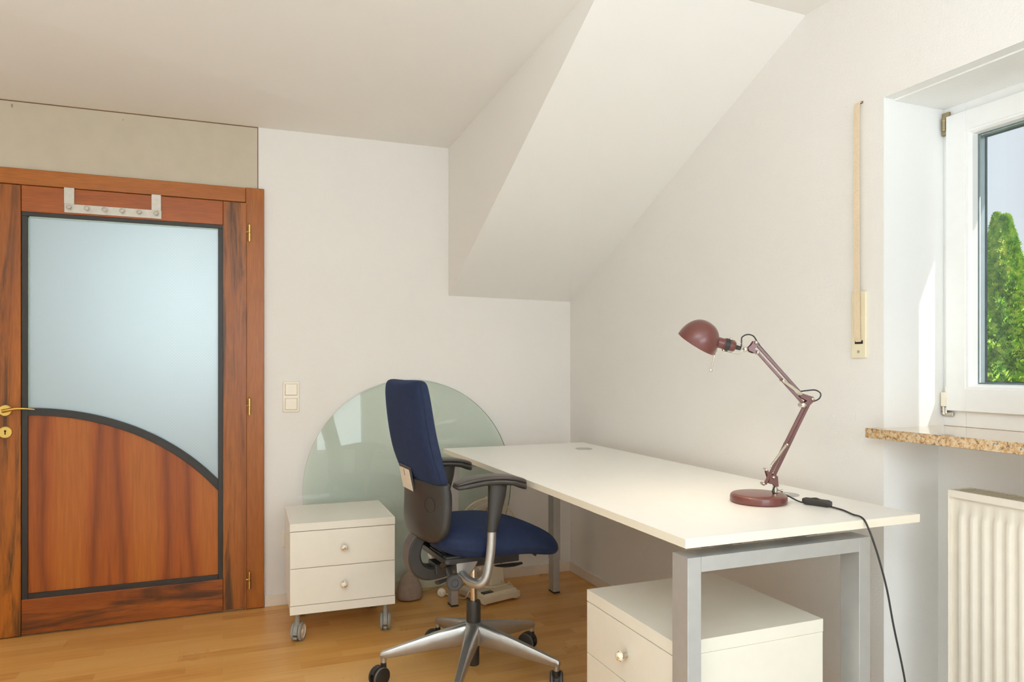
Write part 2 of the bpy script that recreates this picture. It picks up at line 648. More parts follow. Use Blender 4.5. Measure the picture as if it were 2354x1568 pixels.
# bare board over the door
bm = NB()
def zceil(x):
    return zc0 + (x - XL) / (1.148 - XL) * (zc1 - zc0)
extrude_poly(bm, [(-1.30, 2.06), (0.160, 2.06), (0.160, zceil(0.16) - 0.005), (-1.30, zceil(-1.3) - 0.005)], 'XZ', YB - 0.003, YB + 0.003)
tb = tag(obj('trim_2', bm, M['gips'], smooth=0), 'bare beige gypsum board strip above the door', 'board', kind='structure')
bm = NB()
extrude_poly(bm, [(-1.30, zceil(-1.3) - 0.006), (0.1595, zceil(0.16) - 0.006), (0.1595, 2.076), (0.1640, 2.076), (0.1640, zceil(0.16)), (-1.30, zceil(-1.3))], 'XZ', YB - 0.0015, YB + 0.001)
obj('joint_gap', bm, M['slot'], tb, smooth=0)
for (x, z) in ((-0.865, 2.355), (-0.865, 2.347), (-0.43, 2.345)):
    bm = NB()
    cyl(bm, (x, YB - 0.0045, z), (x, YB - 0.002, z), 0.0032, n=10)
    obj('screw_head', bm, M['oldbrass'], tb)

bm = NB()
box(bm, XR, XO, WY1, YB + 0.14, 0, 2.5)                # solid wall towards the corner
box(bm, XR, XO, YF - 0.2, WY0, 0, 2.5)                 # wall on the near side
fs = box(bm, XR, XO, WY0, WY1, 2.028, 2.5)             # lintel
fs[0].material_index = 1
box(bm, 2.13, XO, WY0, WY1, 0, 0.965, 1)               # parapet behind the radiator
box(bm, 2.30, XO, WY0, WY1, 2.0, 2.028, 1)            # outer lintel drip
bm.faces.ensure_lookup_table()
for f in bm.faces:
    c = f.calc_center_median()
    if abs(c.y - WY1) < 1e-4 or abs(c.y - WY0) < 1e-4:
        f.material_index = 1
tag(obj('wall_right', bm, [M['wall'], M['reveal']], smooth=0), 'cream right wall with window niche', 'wall', kind='structure')

bm = NB()
box(bm, XL - 0.2, XL, YF - 0.2, YB + 0.14, 0, 2.5)
tag(obj('wall_left', bm, M['wall'], smooth=0), 'plain cream left wall outside the view', 'wall', kind='structure')

RW = (-0.20, 1.70, 0.75, 2.05)   # rear window opening
bm = NB()
box(bm, XL - 0.2, RW[0], YF - 0.2, YF, 0, 2.5)
box(bm, RW[1], XO, YF - 0.2, YF, 0, 2.5)
box(bm, RW[0], RW[1], YF - 0.2, YF, 0, RW[2])
box(bm, RW[0], RW[1], YF - 0.2, YF, RW[3], 2.5)
tag(obj('wall_front', bm, M['wall'], smooth=0), 'cream wall behind the camera with a wide window', 'wall', kind='structure')
bm = NB()
ring2(bm, 'XZ', RW[0], RW[1], RW[2], RW[3], 0.07, YF - 0.09, YF - 0.03)
for x in (0.42, 1.05):
    box(bm, x - 0.03, x + 0.03, YF - 0.09, YF - 0.03, RW[2] + 0.07, RW[3] - 0.07)
box(bm, RW[0] + 0.07, RW[1] - 0.07, YF - 0.075, YF - 0.045, 1.52, 1.545)
tag(obj('window_2', bm, M['pvc'], smooth=0, bevel=0.004), 'white three-part window behind the camera', 'window', kind='structure')

# hallway behind the door
bm = NB()
hx0, hx1, hy0, hy1 = -1.7, 1.3, YB + 0.14, 5.6
poly(bm, [(hx0, hy1, 0), (hx1, hy1, 0), (hx1, hy1, 2.5), (hx0, hy1, 2.5)])
poly(bm, [(hx0, hy0, 0), (hx0, hy1, 0), (hx0, hy1, 2.5), (hx0, hy0, 2.5)])
poly(bm, [(hx1, hy0, 0), (hx1, hy1, 0), (hx1, hy1, 2.5), (hx1, hy0, 2.5)])
poly(bm, [(hx0, hy0, 2.5), (hx1, hy0, 2.5), (hx1, hy1, 2.5), (hx0, hy1, 2.5)])
tag(obj('wall_hallway', bm, M['hallwall'], smooth=0), 'white hallway walls behind the frosted door', 'wall', kind='structure')

# baseboards
bm = NB()
box(bm, 0.193, XR, YB - 0.011, YB, 0, 0.056)
tag(obj('baseboard_back', bm, M['base'], smooth=0, bevel=0.002), 'cream baseboard along the back wall', 'baseboard', kind='structure')
bm = NB()
box(bm, XR - 0.011, XR, WY1, YB - 0.011, 0, 0.056)
tag(obj('baseboard_right', bm, M['base'], smooth=0, bevel=0.002), 'cream baseboard along the right wall', 'baseboard', kind='structure')

# ------------------------------------------------------------ door
DY = YB - 0.012   # face plane of the leaf
tr1 = thing('trim_1', 'walnut door frame around the frosted glass door', 'door frame', (0, YB, 0), kind='structure')
bm = NB()
box(bm, 0.106, 0.191, -0.020, 0.02, 0.004, 2.0765)
obj('jamb', bm, M['woodz3'], tr1, bevel=0.003)
bm = NB()
box(bm, -1.035, -0.952, -0.020, 0.02, 0.004, 2.0765)
obj('jamb', bm, M['woodz3'], tr1, bevel=0.003)
bm = NB()
box(bm, -0.951, 0.105, -0.018, 0.02, 2.004, 2.075)
obj('head', bm, M['woodx3'], tr1, bevel=0.003)
bm = NB()
box(bm, 0.100, 0.106, -0.013, 0.1, 0.0, 2.003)
box(bm, -0.952, 0.105, -0.004, 0.1, 2.000, 2.004)
obj('stop_bead', bm, M['woodz3'], tr1)

dr = thing('door_1', 'walnut door with a frosted glass pane above an arched wooden panel', 'door', (0, YB, 0), kind='structure')
bm = NB()
box(bm, 0.0015, 0.110, -0.026, 0.016, 0.012, 2.000)
st = obj('hinge_stile', bm, M['woodz1'], dr, bevel=0.0035)
bm = NB()
box(bm, -0.948, -0.8275, -0.026, 0.016, 0.004, 2.000)
obj('lock_stile', bm, M['woodz2'], dr, bevel=0.0035)
bm = NB()
box(bm, -0.826, 0.0015, -0.025, 0.016, 1.884, 2.000)
obj('top_rail', bm, M['woodx1'], dr, bevel=0.003)
bm = NB()
box(bm, -0.826, 0.0015, -0.025, 0.016, 0.009, 0.164)
obj('bottom_rail', bm, M['woodx2'], dr, bevel=0.003)

# arch: outer (upper) and inner (lower) edge of the black curved bead
def circ3(p, q, r_):
    ax, ay = p; bx, by = q; cx_, cy_ = r_
    d = 2 * (ax * (by - cy_) + bx * (cy_ - ay) + cx_ * (ay - by))
    ux = ((ax * ax + ay * ay) * (by - cy_) + (bx * bx + by * by) * (cy_ - ay) + (cx_ * cx_ + cy_ * cy_) * (ay - by)) / d
    uy = ((ax * ax + ay * ay) * (cx_ - bx) + (bx * bx + by * by) * (ax - cx_) + (cx_ * cx_ + cy_ * cy_) * (bx - ax)) / d
    return ux, uy, math.hypot(ax - ux, ay - uy)


def arc_pts(p, q, r_, n=40):
    ux, uy, R_ = circ3(p, q, r_)
    a0 = math.atan2(p[1] - uy, p[0] - ux)
    a1 = math.atan2(r_[1] - uy, r_[0] - ux)
    return [(ux + R_ * math.cos(a0 + (a1 - a0) * k / n), uy + R_ * math.sin(a0 + (a1 - a0) * k / n)) for k in range(n + 1)]


upper = arc_pts((-0.803, 1.012), (-0.418, 0.934), (-0.021, 0.649))
lower = arc_pts((-0.803, 0.980), (-0.428, 0.902), (-0.019, 0.592))
bm = NB()
extrude_poly(bm, [(-0.8265, 1.888), (0.0, 1.888), (0.0, 1.866), (-0.8265, 1.866)], 'XZ', -0.019, 0.01)
box(bm, -0.8265, -0.8025, -0.019, 0.01, 0.162, 1.866)
box(bm, -0.0205, 0.0005, -0.019, 0.01, 0.162, 1.866)
box(bm, -0.8025, -0.0205, -0.019, 0.01, 0.162, 0.187)
obj('glazing_bead', bm, M['blackbead'], dr, bevel=0.002)
bm = NB()
n_ = len(upper)
for yy in (0,):
    A = [bm.verts.new((x, -0.0205, z)) for x, z in upper]
    B = [bm.verts.new((x, -0.0205, z)) for x, z in lower]
    A2 = [bm.verts.new((x, 0.008, z)) for x, z in upper]
    B2 = [bm.verts.new((x, 0.008, z)) for x, z in lower]
    for i in range(n_ - 1):
        bm.faces.new([A[i], B[i], B[i + 1], A[i + 1]])
        bm.faces.new([A2[i], A2[i + 1], B2[i + 1], B2[i]])
        bm.faces.new([A[i], A[i + 1], A2[i + 1], A2[i]])
        bm.faces.new([B[i], B2[i], B2[i + 1], B[i + 1]])
    bm.faces.new([A[0], A2[0], B2[0], B[0]])
    bm.faces.new([A[-1], B[-1], B2[-1], A2[-1]])
obj('arched_bead', bm, M['blackbead'], dr, bevel=0.0015)
bm = NB()
top = upper
extrude_poly(bm, [(-0.8025, 1.866)] + top + [(-0.0205, 1.866)], 'XZ', -0.006, -0.002)
obj('glass_pane', bm, M['frost'], dr, smooth=0)
bm = NB()
# pale glass rebate line inside the bead
box(bm, -0.8025, -0.7985, -0.012, -0.006, 1.006, 1.866)
box(bm, -0.8025, -0.0205, -0.012, -0.006, 1.860, 1.866)
obj('glass_seal', bm, plain('clear_seal', srgb(176, 196, 186), 0.25), dr, smooth=0)
bm = NB()
extrude_poly(bm, [(-0.8025, 0.187)] + lower + [(-0.0205, 0.187)], 'XZ', -0.010, 0.006)
obj('lower_panel', bm, M['veneer'], dr, smooth=0)
# handle
bm = NB()
hc = (-0.884, -0.026, 1.004)
lathe(bm, [(0.0, 0.0), (0.0255, 0.0), (0.0255, 0.006), (0.023, 0.009), (0.0, 0.009)], hc, (0, -1, 0), 32)
cyl(bm, (hc[0], -0.03, hc[2]), (hc[0], -0.068, hc[2]), 0.0095, 0.0085)
tube(bm, [(hc[0] - 0.002, -0.068, hc[2] - 0.001), (hc[0] + 0.02, -0.072, hc[2] + 0.004), (hc[0] + 0.05, -0.073, hc[2] + 0.009), (hc[0] + 0.085, -0.072, hc[2] + 0.008), (hc[0] + 0.118, -0.070, hc[2] + 0.004)],
     [0.011, 0.010, 0.0085, 0.006, 0.003], 14, sub=5, flat=0.75)
obj('door_handle', bm, M['brass'], dr)
bm = NB()
kc = (-0.884, -0.026, 0.908)
lathe(bm, [(0.0, 0.0), (0.026, 0.0), (0.026, 0.004), (0.024, 0.006), (0.0, 0.006)], kc, (0, -1, 0), 32)
ke = obj('keyhole_plate', bm, M['brass'], dr)
bm = NB()
cyl(bm, (kc[0], -0.0325, kc[2] + 0.006), (kc[0], -0.0335, kc[2] + 0.006), 0.0042, n=16)
box(bm, kc[0] - 0.0022, kc[0] + 0.0022, -0.0335, -0.0325, kc[2] - 0.010, kc[2] + 0.006)
obj('keyhole', bm, M['dark'], ke)
for zc_ in (1.851, 0.999, 0.146):
    bm = NB()
    cyl(bm, (0.122, -0.031, zc_ - 0.041), (0.122, -0.031, zc_ - 0.001), 0.0062, n=16)
    cyl(bm, (0.122, -0.031, zc_ + 0.001), (0.122, -0.031, zc_ + 0.041), 0.0062, n=16)
    lathe(bm, [(0.0062, 0), (0.003, 0.004), (0, 0.005)], (0.122, -0.031, zc_ + 0.041), n=16)
    cyl(bm, (0.122, -0.031, zc_ + 0.006), (0.108, -0.027, zc_ + 0.006), 0.003, n=8)
    obj('hinge', bm, M['brass'], dr)

# ------------------------------------------------------------ hook rack hung over the door
rk = thing('coat_hook_rack', 'brushed metal over-the-door rail with six hooks', 'hook rack', (-0.464, YB - 0.027, 1.90))
bm = NB()
box(bm, -0.197, 0.197, -0.004, -0.001, -0.009, 0.030)
obj('hook_rail', bm, M['rackmetal'], rk, bevel=0.0008)
for x in (-0.178, 0.175):
    bm = NB()
    box(bm, x - 0.020, x + 0.020, -0.0045, -0.0012, 0.030, 0.102)
    box(bm, x - 0.020, x + 0.020, -0.004, 0.001, 0.100, 0.1035)
    obj('hanging_strap', bm, M['rackmetal'], rk, bevel=0.0006)
for i in range(6):
    x = -0.176 + i * 0.0704
    bm = NB()
    cyl(bm, (x, -0.004, 0.010), (x, -0.022, 0.012), 0.0045, n=12)
    lathe(bm, [(0.0045, 0), (0.0095, 0.002), (0.0105, 0.005), (0.0085, 0.008), (0, 0.009)], (x, -0.022, 0.012), (0, -1, 0.15), 20)
    obj('hook', bm, M['rackmetal'], rk)

# ------------------------------------------------------------ light switch and socket
sw = thing('light_switch', 'cream double light switch on the wall beside the door', 'light switch', (0.320, YB, 1.0435))
bm = NB()
box(bm, -0.040, 0.040, -0.010, 0, -0.0775, 0.0775)
obj('switch_plate', bm, M['white_plastic'], sw, bevel=0.006, seg=3)
for z in (0.0365, -0.0365):
    bm = NB()
    v_ = [(-0.0285, -0.0285), (0.0285, -0.0285), (0.0285, 0.0285), (-0.0285, 0.0285)]
    box(bm, -0.0285, 0.0285, -0.0155, -0.009, z - 0.0275, z + 0.0275)
    obj('rocker', bm, M['white_plastic'], sw, bevel=0.004, seg=3)
    bm = NB()
    ring2(bm, 'XZ', -0.0305, 0.0305, z - 0.0305, z + 0.0305, 0.0016, -0.0112, -0.009)
    obj('rocker_gap', bm, plain('switch_gap', srgb(206, 194, 172), 0.6), sw, smooth=0)
so_ = thing('wall_socket', 'cream power socket half hidden behind the wheeled cabinet', 'socket', (0.320, YB, 0.330))
bm = NB()
box(bm, -0.041, 0.041, -0.011, 0, -0.041, 0.041)
obj('socket_plate', bm, M['white_plastic'], so_, bevel=0.006, seg=3)
bm = NB()
lathe(bm, [(0.021, 0.0), (0.0235, 0.0), (0.0235, 0.003), (0.021, 0.003)], (0, -0.010, 0), (0, -1, 0), 32)
obj('socket_rim', bm, M['white_plastic'], so_)

# ------------------------------------------------------------ window on the right
wn = thing('window_1', 'white tilt-and-turn window with granite sill', 'window', (0, 0, 0), kind='structure')
FX = 2.155
bm = NB()
ring2(bm, 'YZ', WY0, WY1, SZ, 2.028, 0.075, FX, FX + 0.075)
obj('window_frame', bm, M['pvc'], wn, bevel=0.002)
S0, S1, T0, T1 = WY0 + 0.018, WY1 - 0.019, 1.058, 1.993
bm = NB()
box(bm, FX - 0.016, FX + 0.06, S1 - 0.064, S1, T0, T1)
box(bm, FX - 0.016, FX + 0.06, S0, S0 + 0.064, T0, T1)
box(bm, FX - 0.0155, FX + 0.06, S0 + 0.064, S1 - 0.064, T0, T0 + 0.070)
box(bm, FX - 0.0155, FX + 0.06, S0 + 0.064, S1 - 0.064, T1 - 0.060, T1)
sash = obj('window_sash', bm, M['pvc'], wn, bevel=0.0016)
# sloped glazing bead
g0, g1, h0, h1 = S0 + 0.064, S1 - 0.064, T0 + 0.070, T1 - 0.060
bm = NB()
def rect(y0, y1, z0, z1, x):
    return [(x, y0, z0), (x, y1, z0), (x, y1, z1), (x, y0, z1)]
loft(bm, [rect(g0, g1, h0, h1, FX - 0.012), rect(g0 + 0.008, g1 - 0.008, h0 + 0.007, h1 - 0.007, FX - 0.012),
          rect(g0 + 0.016, g1 - 0.016, h0 + 0.013, h1 - 0.013, FX - 0.004), rect(g0 + 0.020, g1 - 0.020, h0 + 0.016, h1 - 0.016, FX + 0.014)], cap=False)
obj('sash_bead', bm, M['pvc'], sash, smooth=0)
bm = NB()
loft(bm, [rect(g0 + 0.020, g1 - 0.020, h0 + 0.016, h1 - 0.016, FX + 0.014), rect(g0 + 0.024, g1 - 0.024, h0 + 0.020, h1 - 0.020, FX + 0.016)], cap=False)
loft(bm, [rect(g0 + 0.020, g1 - 0.020, h0 + 0.016, h1 - 0.016, FX + 0.044), rect(g0 + 0.028, g1 - 0.028, h0 + 0.024, h1 - 0.024, FX + 0.046)], cap=False)
obj('gasket', bm, M['gasket'], sash, smooth=0)
bm = NB()
loft(bm, [rect(g0 + 0.024, g1 - 0.024, h0 + 0.020, h1 - 0.020, FX + 0.020), rect(g0 + 0.024, g1 - 0.024, h0 + 0.020, h1 - 0.020, FX + 0.040)], cap=False)
obj('pane_spacer', bm, M['spacer'], sash, smooth=0)
for x in (FX + 0.017, FX + 0.041):
    bm = NB()
    box(bm, x, x + 0.003, g0 + 0.016, g1 - 0.016, h0 + 0.012, h1 - 0.012)
    obj('glass_pane', bm, M['wglass'], sash, smooth=0)
# exterior reveal of the sash seen past the glass
bm = NB()
ring2(bm, 'YZ', WY0, WY1, SZ - 0.02, 2.028, 0.035, FX + 0.075, FX + 0.10)
obj('outer_frame', bm, M['pvc'], wn)
# sill
bm = NB()
box(bm, 1.845, FX + 0.01, WY0 + 0.0, WY1, SZ - 0.030, SZ)
box(bm, 1.845, XR, WY1, WY1 + 0.028, SZ - 0.030, SZ)
bmesh.ops.remove_doubles(bm, verts=bm.verts[:], dist=0.0005)
obj('window_sill', bm, M['granite'], wn, smooth=0, bevel=0.0015)
# head cover line of the shutter box
bm = NB()
box(bm, 1.936, FX, WY0, WY1, 2.0235, 2.029)
obj('shutter_box_cover', bm, M['reveal'], wn, smooth=0, bevel=0.001)
# hinges
bm = NB()
box(bm, FX - 0.013, FX - 0.001, 1.6005, 1.6235, 1.938, 1.992)
box(bm, FX - 0.010, FX - 0.001, 1.600, 1.6235, 1.992, 2.010)
cyl(bm, (FX - 0.015, 1.613, 1.950), (FX - 0.015, 1.613, 1.992), 0.0055, n=12)
cyl(bm, (FX - 0.015, 1.613, 1.957), (FX - 0.015, 1.613, 1.963), 0.0068, n=12)
cyl(bm, (FX - 0.015, 1.613, 1.980), (FX - 0.015, 1.613, 1.986), 0.0068, n=12)
obj('upper_hinge', bm, M['oldbrass'], wn, bevel=0.0008)
bm = NB()
box(bm, FX - 0.022, FX - 0.001, 1.6035, 1.6195, 1.070, 1.116)
cyl(bm, (FX - 0.014, 1.606, 1.116), (FX - 0.014, 1.606, 1.135), 0.003, n=10)
obj('hinge_cover', bm, M['white_plastic'], wn, bevel=0.002)
bm = NB()
cyl(bm, (FX - 0.012, 1.617, 1.044), (FX - 0.012, 1.617, 1.070), 0.005, n=12)
box(bm, FX - 0.008, FX - 0.001, 1.588, 1.621, 1.040, 1.052)
cyl(bm, (FX - 0.012, 1.608, 1.048), (FX - 0.012, 1.608, 1.068), 0.004, n=12)
obj('lower_hinge', bm, M['nickel'], wn, bevel=0.001)

# ------------------------------------------------------------ shutter strap
ss = thing('shutter_strap', 'beige roller shutter belt with ivory winder plate on the wall beside the window', 'shutter strap', (XR, 1.712, 1.225))
bm = NB()
box(bm, -0.008, 0, -0.026, 0.030, 0, 0.212)
obj('winder_plate', bm, M['plate_plastic'], ss, bevel=0.002)
bm = NB()
box(bm, -0.0095, -0.0075, -0.016, 0.014, 0.045, 0.056)
obj('belt_slot', bm, M['dark'], ss, smooth=0)
for z in (0.020, 0.190):
    bm = NB()
    cyl(bm, (-0.0075, 0.0, z), (-0.0100, 0.0, z), 0.0042, n=14)
    obj('screw', bm, M['nickel'], ss)
bm = NB()
path = [(-0.0085, 0.058, 0.046), (-0.013, 0.058, 0.060), (-0.016, 0, 0.10), (-0.017, 0, 0.45), (-0.014, 0, 0.78), (-0.002, 0, 0.822)]
path = [(-0.0090, 0, 0.050), (-0.014, 0, 0.064), (-0.0165, 0, 0.10), (-0.0170, 0, 0.45), (-0.015, 0, 0.78), (-0.002, 0, 0.816)]
P = catmull(path, 5)
rings = []
for p in P:
    z = p.z
    c = 0.003 - 0.004 * (0.8 - z)
    rings.append([(p.x, c - 0.011, z), (p.x, c + 0.011, z), (p.x + 0.0016, c + 0.011, z), (p.x + 0.0016, c - 0.011, z)])
loft(bm, rings)
obj('belt', bm, M['belt'], ss, smooth=0)
bm = NB()
box(bm, -0.0015, 0.001, -0.010, 0.014, 0.812, 0.819)
obj('wall_slot', bm, M['slot'], ss, smooth=0)


rd = thing('radiator', 'cream panel radiator below the window sill', 'radiator', (1.935, 0.70, 0.14))
RL, RH, RT = 0.746, 0.705, 0.105
bm = NB()
# fluted front sheet: profile along y, extruded in z with rounded top/bottom fades
pitch = 0.0333
ny = int(RL / pitch)
ys = [0.0]
rows = [(0.0, 0), (0.048, 0), (0.060, 1), (RH - 0.072, 1), (RH - 0.058, 0), (RH - 0.012, 0)]
prof = [(0.0, 0), (0.018, 0)]
y = RL - 0.022
cols = [(RL - 0.004, 0)]
while y > 0.04:
    cols += [(y - o_, f_) for o_, f_ in ((0.0, 0), (0.0035, 0.12), (0.0075, 0.88), (0.0110, 1), (0.0165, 1), (0.0200, 0.88), (0.0240, 0.12), (0.0275, 0))]
    y -= pitch
cols.append((0.0, 0))
grid = []
for z, k in rows:
    grid.append([bm.verts.new((0.009 - 0.0085 * f * k, yy, z)) for yy, f in cols])
for a, b in zip(grid, grid[1:]):
    for i in range(len(a) - 1):
        bm.faces.new([a[i], a[i + 1], b[i + 1], b[i]])
obj('front_panel', bm, M['rad'], rd, smooth=60)
bm = NB()
box(bm, 0.085, 0.092, 0.0, RL, 0, RH - 0.012)
box(bm, 0.012, 0.085, 0.01, RL - 0.006, 0.02, RH - 0.03)
obj('rear_panel', bm, M['rad'], rd)
for ya in (RL - 0.004, 0.0):
    bm = NB()
    box(bm, -0.002, RT - 0.012, ya, ya + 0.004, 0.0, RH)
    obj('side_cover', bm, M['rad'], rd, bevel=0.0015)
bm = NB()
box(bm, -0.002, 0.006, 0.004, RL - 0.004, RH - 0.020, RH)
box(bm, RT - 0.018, RT - 0.012, 0.004, RL - 0.004, RH - 0.012, RH)
n_s = 56
for i in range(n_s):
    yy = 0.010 + i * (RL - 0.02) / n_s
    box(bm, 0.006, RT - 0.018, yy, yy + 0.0065, RH - 0.006, RH - 0.001, 1)
obj('top_grille', bm, [M['rad'], M['radgrill']], rd, smooth=0)
for y in (0.2, 0.6):
    bm = NB()
    box(bm, 0.092, 2.13 - 1.935, y - 0.02, y + 0.02, 0.1, 0.6)
    obj('wall_bracket', bm, M['rad'], rd)

# ------------------------------------------------------------ glass tabletop leaning on the back wall
GR, GT = 0.563, 0.010
gt = thing('glass_tabletop', 'large round green-tinted glass tabletop leaning against the back wall', 'glass tabletop', (0.936, 3.700, 0.0))
lean = math.asin((YB - 0.0 - 3.700 - GT) / (2 * GR))
bm = NB()
N = 128
A = []
B = []
rot = Matrix.Rotation(-lean, 4, 'X')
for k in range(N):
    t = 2 * PI * k / N
    for L_, yy in ((A, 0.0), (B, GT)):
        p = rot @ Vector((GR * math.cos(t), yy, GR + GR * math.sin(t)))
        L_.append(bm.verts.new(p))
f1 = bm.faces.new(A)
f2 = bm.faces.new(B[::-1])
for k in range(N):
    f = bm.faces.new([A[k], B[k], B[(k + 1) % N], A[(k + 1) % N]])
    f.material_index = 1
zmin = min(v.co.z for v in bm.verts)
bmesh.ops.translate(bm, vec=(0, 0, -zmin + 0.0005), verts=bm.verts[:])
o = obj('glass_sheet', bm, [M['disc'], M['discedge']], gt, smooth=0)

# ------------------------------------------------------------ drawer cabinets
def caster_small(parent, x, y, ztop, r=0.038, ang=0.0):
    c, s = math.cos(ang), math.sin(ang)
    def T(px, py, pz):
        return (x + px * c - py * s, y + px * s + py * c, pz)
    ca = bpy.data.objects.new('caster', None)
    # fork and stem as the caster mesh itself
    bm = NB()
    cyl(bm, T(0, 0.0, ztop), T(0, 0.0, 0.07), 0.0095, 0.012, 16)
    pts = []
    ringsf = []
    for k in range(13):
        a = PI * 0.10 + (PI * 0.95) * k / 12
        ringsf.append([T(-0.009, 0.012 + math.cos(a) * (r + 0.001), r + math.sin(a) * (r + 0.001)), T(0.009, 0.012 + math.cos(a) * (r + 0.001), r + math.sin(a) * (r + 0.001)),
                       T(0.009, 0.012 + math.cos(a) * 0.012, r + math.sin(a) * 0.012), T(-0.009, 0.012 + math.cos(a) * 0.012, r + math.sin(a) * 0.012)])
    loft(bm, ringsf)
    box(bm, -0.008, 0.008, -0.030, -0.018, 0.016, 0.026, 0, Matrix.Translation((x, y, 0)) @ Matrix.Rotation(ang, 4, 'Z'))
    bpy.data.objects.remove(ca)
    ca = obj('caster', bm, M['castgrey'], parent, bevel=0.001)
    for sx in (-1, 1):
        bm = NB()
        a0, a1 = T(sx * 0.0105, 0.012, r), T(sx * 0.0225, 0.012, r)
        ax = Vector(a1) - Vector(a0)
        L = ax.length
        lathe(bm, [(0, 0), (r - 0.002, 0), (r, 0.002), (r, L - 0.003), (r - 0.003, L), (r * 0.74, L)], a0, ax, 32, 0, cap=False)
        lathe(bm, [(r * 0.74, L), (r * 0.70, L - 0.0025), (r * 0.25, L - 0.0025), (r * 0.22, L), (0, L)], a0, ax, 32, 1, cap=False)
        obj('wheel', bm, [M['castgrey'], M['castlight']], ca)
    return ca


def cabinet(name, label, loc, rz, W, Dp, zb, zt, slab, z12, zlow, wheel_r):
    """front faces local -y; origin at floor under the front left corner"""
    t = thing(name, label, 'drawer cabinet', loc, rz, group='wheeled drawer cabinets')
    bm = NB()
    box(bm, 0, W, 0, Dp, zt - slab, zt)
    obj('top_panel', bm, M['cab'], t, bevel=0.0015)
    bm = NB()
    box(bm, 0.001, W - 0.001, 0.018, Dp - 0.001, zb, zt - slab - 0.0005)
    obj('body', bm, M['cab'], t, bevel=0.001)
    bm = NB()
    box(bm, 0.0, W, 0.0, 0.018, zb, zlow - 0.0022)
    obj('plinth', bm, M['cab'], t, bevel=0.001)
    for za, zb_ in ((z12 + 0.0011, zt - slab - 0.0022), (zlow, z12 - 0.0011)):
        bm = NB()
        box(bm, 0.001, W - 0.001, 0.0, 0.0175, za, zb_)
        d_ = obj('drawer', bm, M['cab'], t, bevel=0.0012)
        zk = (za + zb_) / 2
        bm = NB()
        lathe(bm, [(0, 0), (0.008, 0), (0.0075, 0.010), (0.009, 0.0145)], (W / 2, 0, zk), (0, -1, 0), 20, 0)
        k_ = obj('knob', bm, M['nickel'], d_)
        bm = NB()
        ball(bm, (W / 2, -0.0235, zk), 0.0148, 10)
        bmesh.ops.scale(bm, vec=(1, 0.75, 1), verts=bm.verts[:], space=Matrix.Translation((0, 0.0235, 0)))
        obj('knob_ball', bm, M['floral'], k_)
    for cx_, cy_, a in ((0.034, 0.055, -0.44), (W - 0.034, 0.055, -0.21), (0.075, Dp - 0.05, 0.3), (W - 0.045, Dp - 0.05, -0.5)):
        caster_small(t, cx_, cy_, zb, wheel_r, a)
    return t


cabinet('drawer_cabinet', 'white two-drawer wheeled cabinet in front of the leaning glass disc', (0.266, 3.197, 0), -0.030, 0.452, 0.428, 0.132, 0.522, 0.033, 0.329, 0.171, 0.040)
cabinet('drawer_cabinet', 'white two-drawer cabinet standing under the desk', (1.066, 2.013, 0), -PI / 2, 0.482, 0.487, 0.105, 0.495, 0.036, 0.297, 0.139, 0.032)

# ------------------------------------------------------------ desk
dk = thing('desk', 'long white desk on a silver metal frame along the right wall', 'desk', (1.04, 1.455, 0))
DW, DL, DT, DU = 0.795, 2.06, 0.780, 0.756
bm = NB()
fs = box(bm, 0, DW, 0, DL, DU, DT, 1)
fs[1].material_index = 0
fs[0].material_index = 0
obj('desktop', bm, [M['desk'], M['desk_edge']], dk, bevel=0.0018)
# near frame and far frame
LW, LD, FT, FB = 0.040, 0.066, 0.730, 0.692
for y0, near in ((0.008, True), (1.963, False)):
    x0, x1 = 0.012, 0.613
    bm = NB()
    if near:
        box(bm, x0 + LW, x1 - LW, y0, y0 + LD, FB, FT)
    else:
        box(bm, x0 + LW, x1 - LW, y0, y0 + LD, FB, FT)
    obj('frame_crossbar', bm, M['alu'], dk, bevel=0.0012, seg=2)
    for xa in (x0, x1 - LW):
        bm = NB()
        box(bm, xa, xa + LW, y0, y0 + LD, 0.175, FT)
        lg = obj('leg', bm, M['alu'], dk, bevel=0.0018, seg=2)
        bm = NB()
        box(bm, xa + 0.002, xa + LW - 0.002, y0 + 0.003, y0 + LD - 0.003, 0.008, 0.185)
        obj('inner_tube', bm, M['alu'], lg, bevel=0.002)
        bm = NB()
        box(bm, xa + 0.001, xa + LW - 0.001, y0 + 0.002, y0 + LD - 0.002, 0.0, 0.009)
        obj('foot_cap', bm, M['black_plastic'], lg, bevel=0.001)
for xa in (0.17, 0.42):
    bm = NB()
    box(bm, xa, xa + 0.04, 0.074, 1.963, 0.702, 0.728)
    obj('side_rail', bm, M['alu'], dk, bevel=0.002)
for y0 in (0.035, 1.98):
    for xa, wd in ((0.073, 0.022), (0.160, 0.038), (0.235, 0.024), (0.335, 0.036), (0.400, 0.050)):
        bm = NB()
        box(bm, xa, xa + wd, y0, y0 + 0.035, 0.7445, DU)
        obj('mounting_bracket', bm, M['black_plastic'], dk, smooth=0)
for (gx, gy) in ((1.693 - 1.04, 3.229 - 1.455), (1.700 - 1.04, 1.835 - 1.455)):
    bm = NB()
    lathe(bm, [(0, 0), (0.0425, 0), (0.0425, 0.0022), (0.040, 0.003), (0, 0.003)], (gx, gy, DT - 0.0005), n=36)
    g_ = obj('cable_grommet', bm, M['alu'], dk)
    bm = NB()
    for t_ in (-1, 0, 1):
        box(bm, gx - 0.010 + t_ * 0.014, gx - 0.002 + t_ * 0.014, gy - 0.004, gy + 0.004, DT + 0.0024, DT + 0.0032)
    obj('grommet_hole', bm, M['white_plastic'], g_)

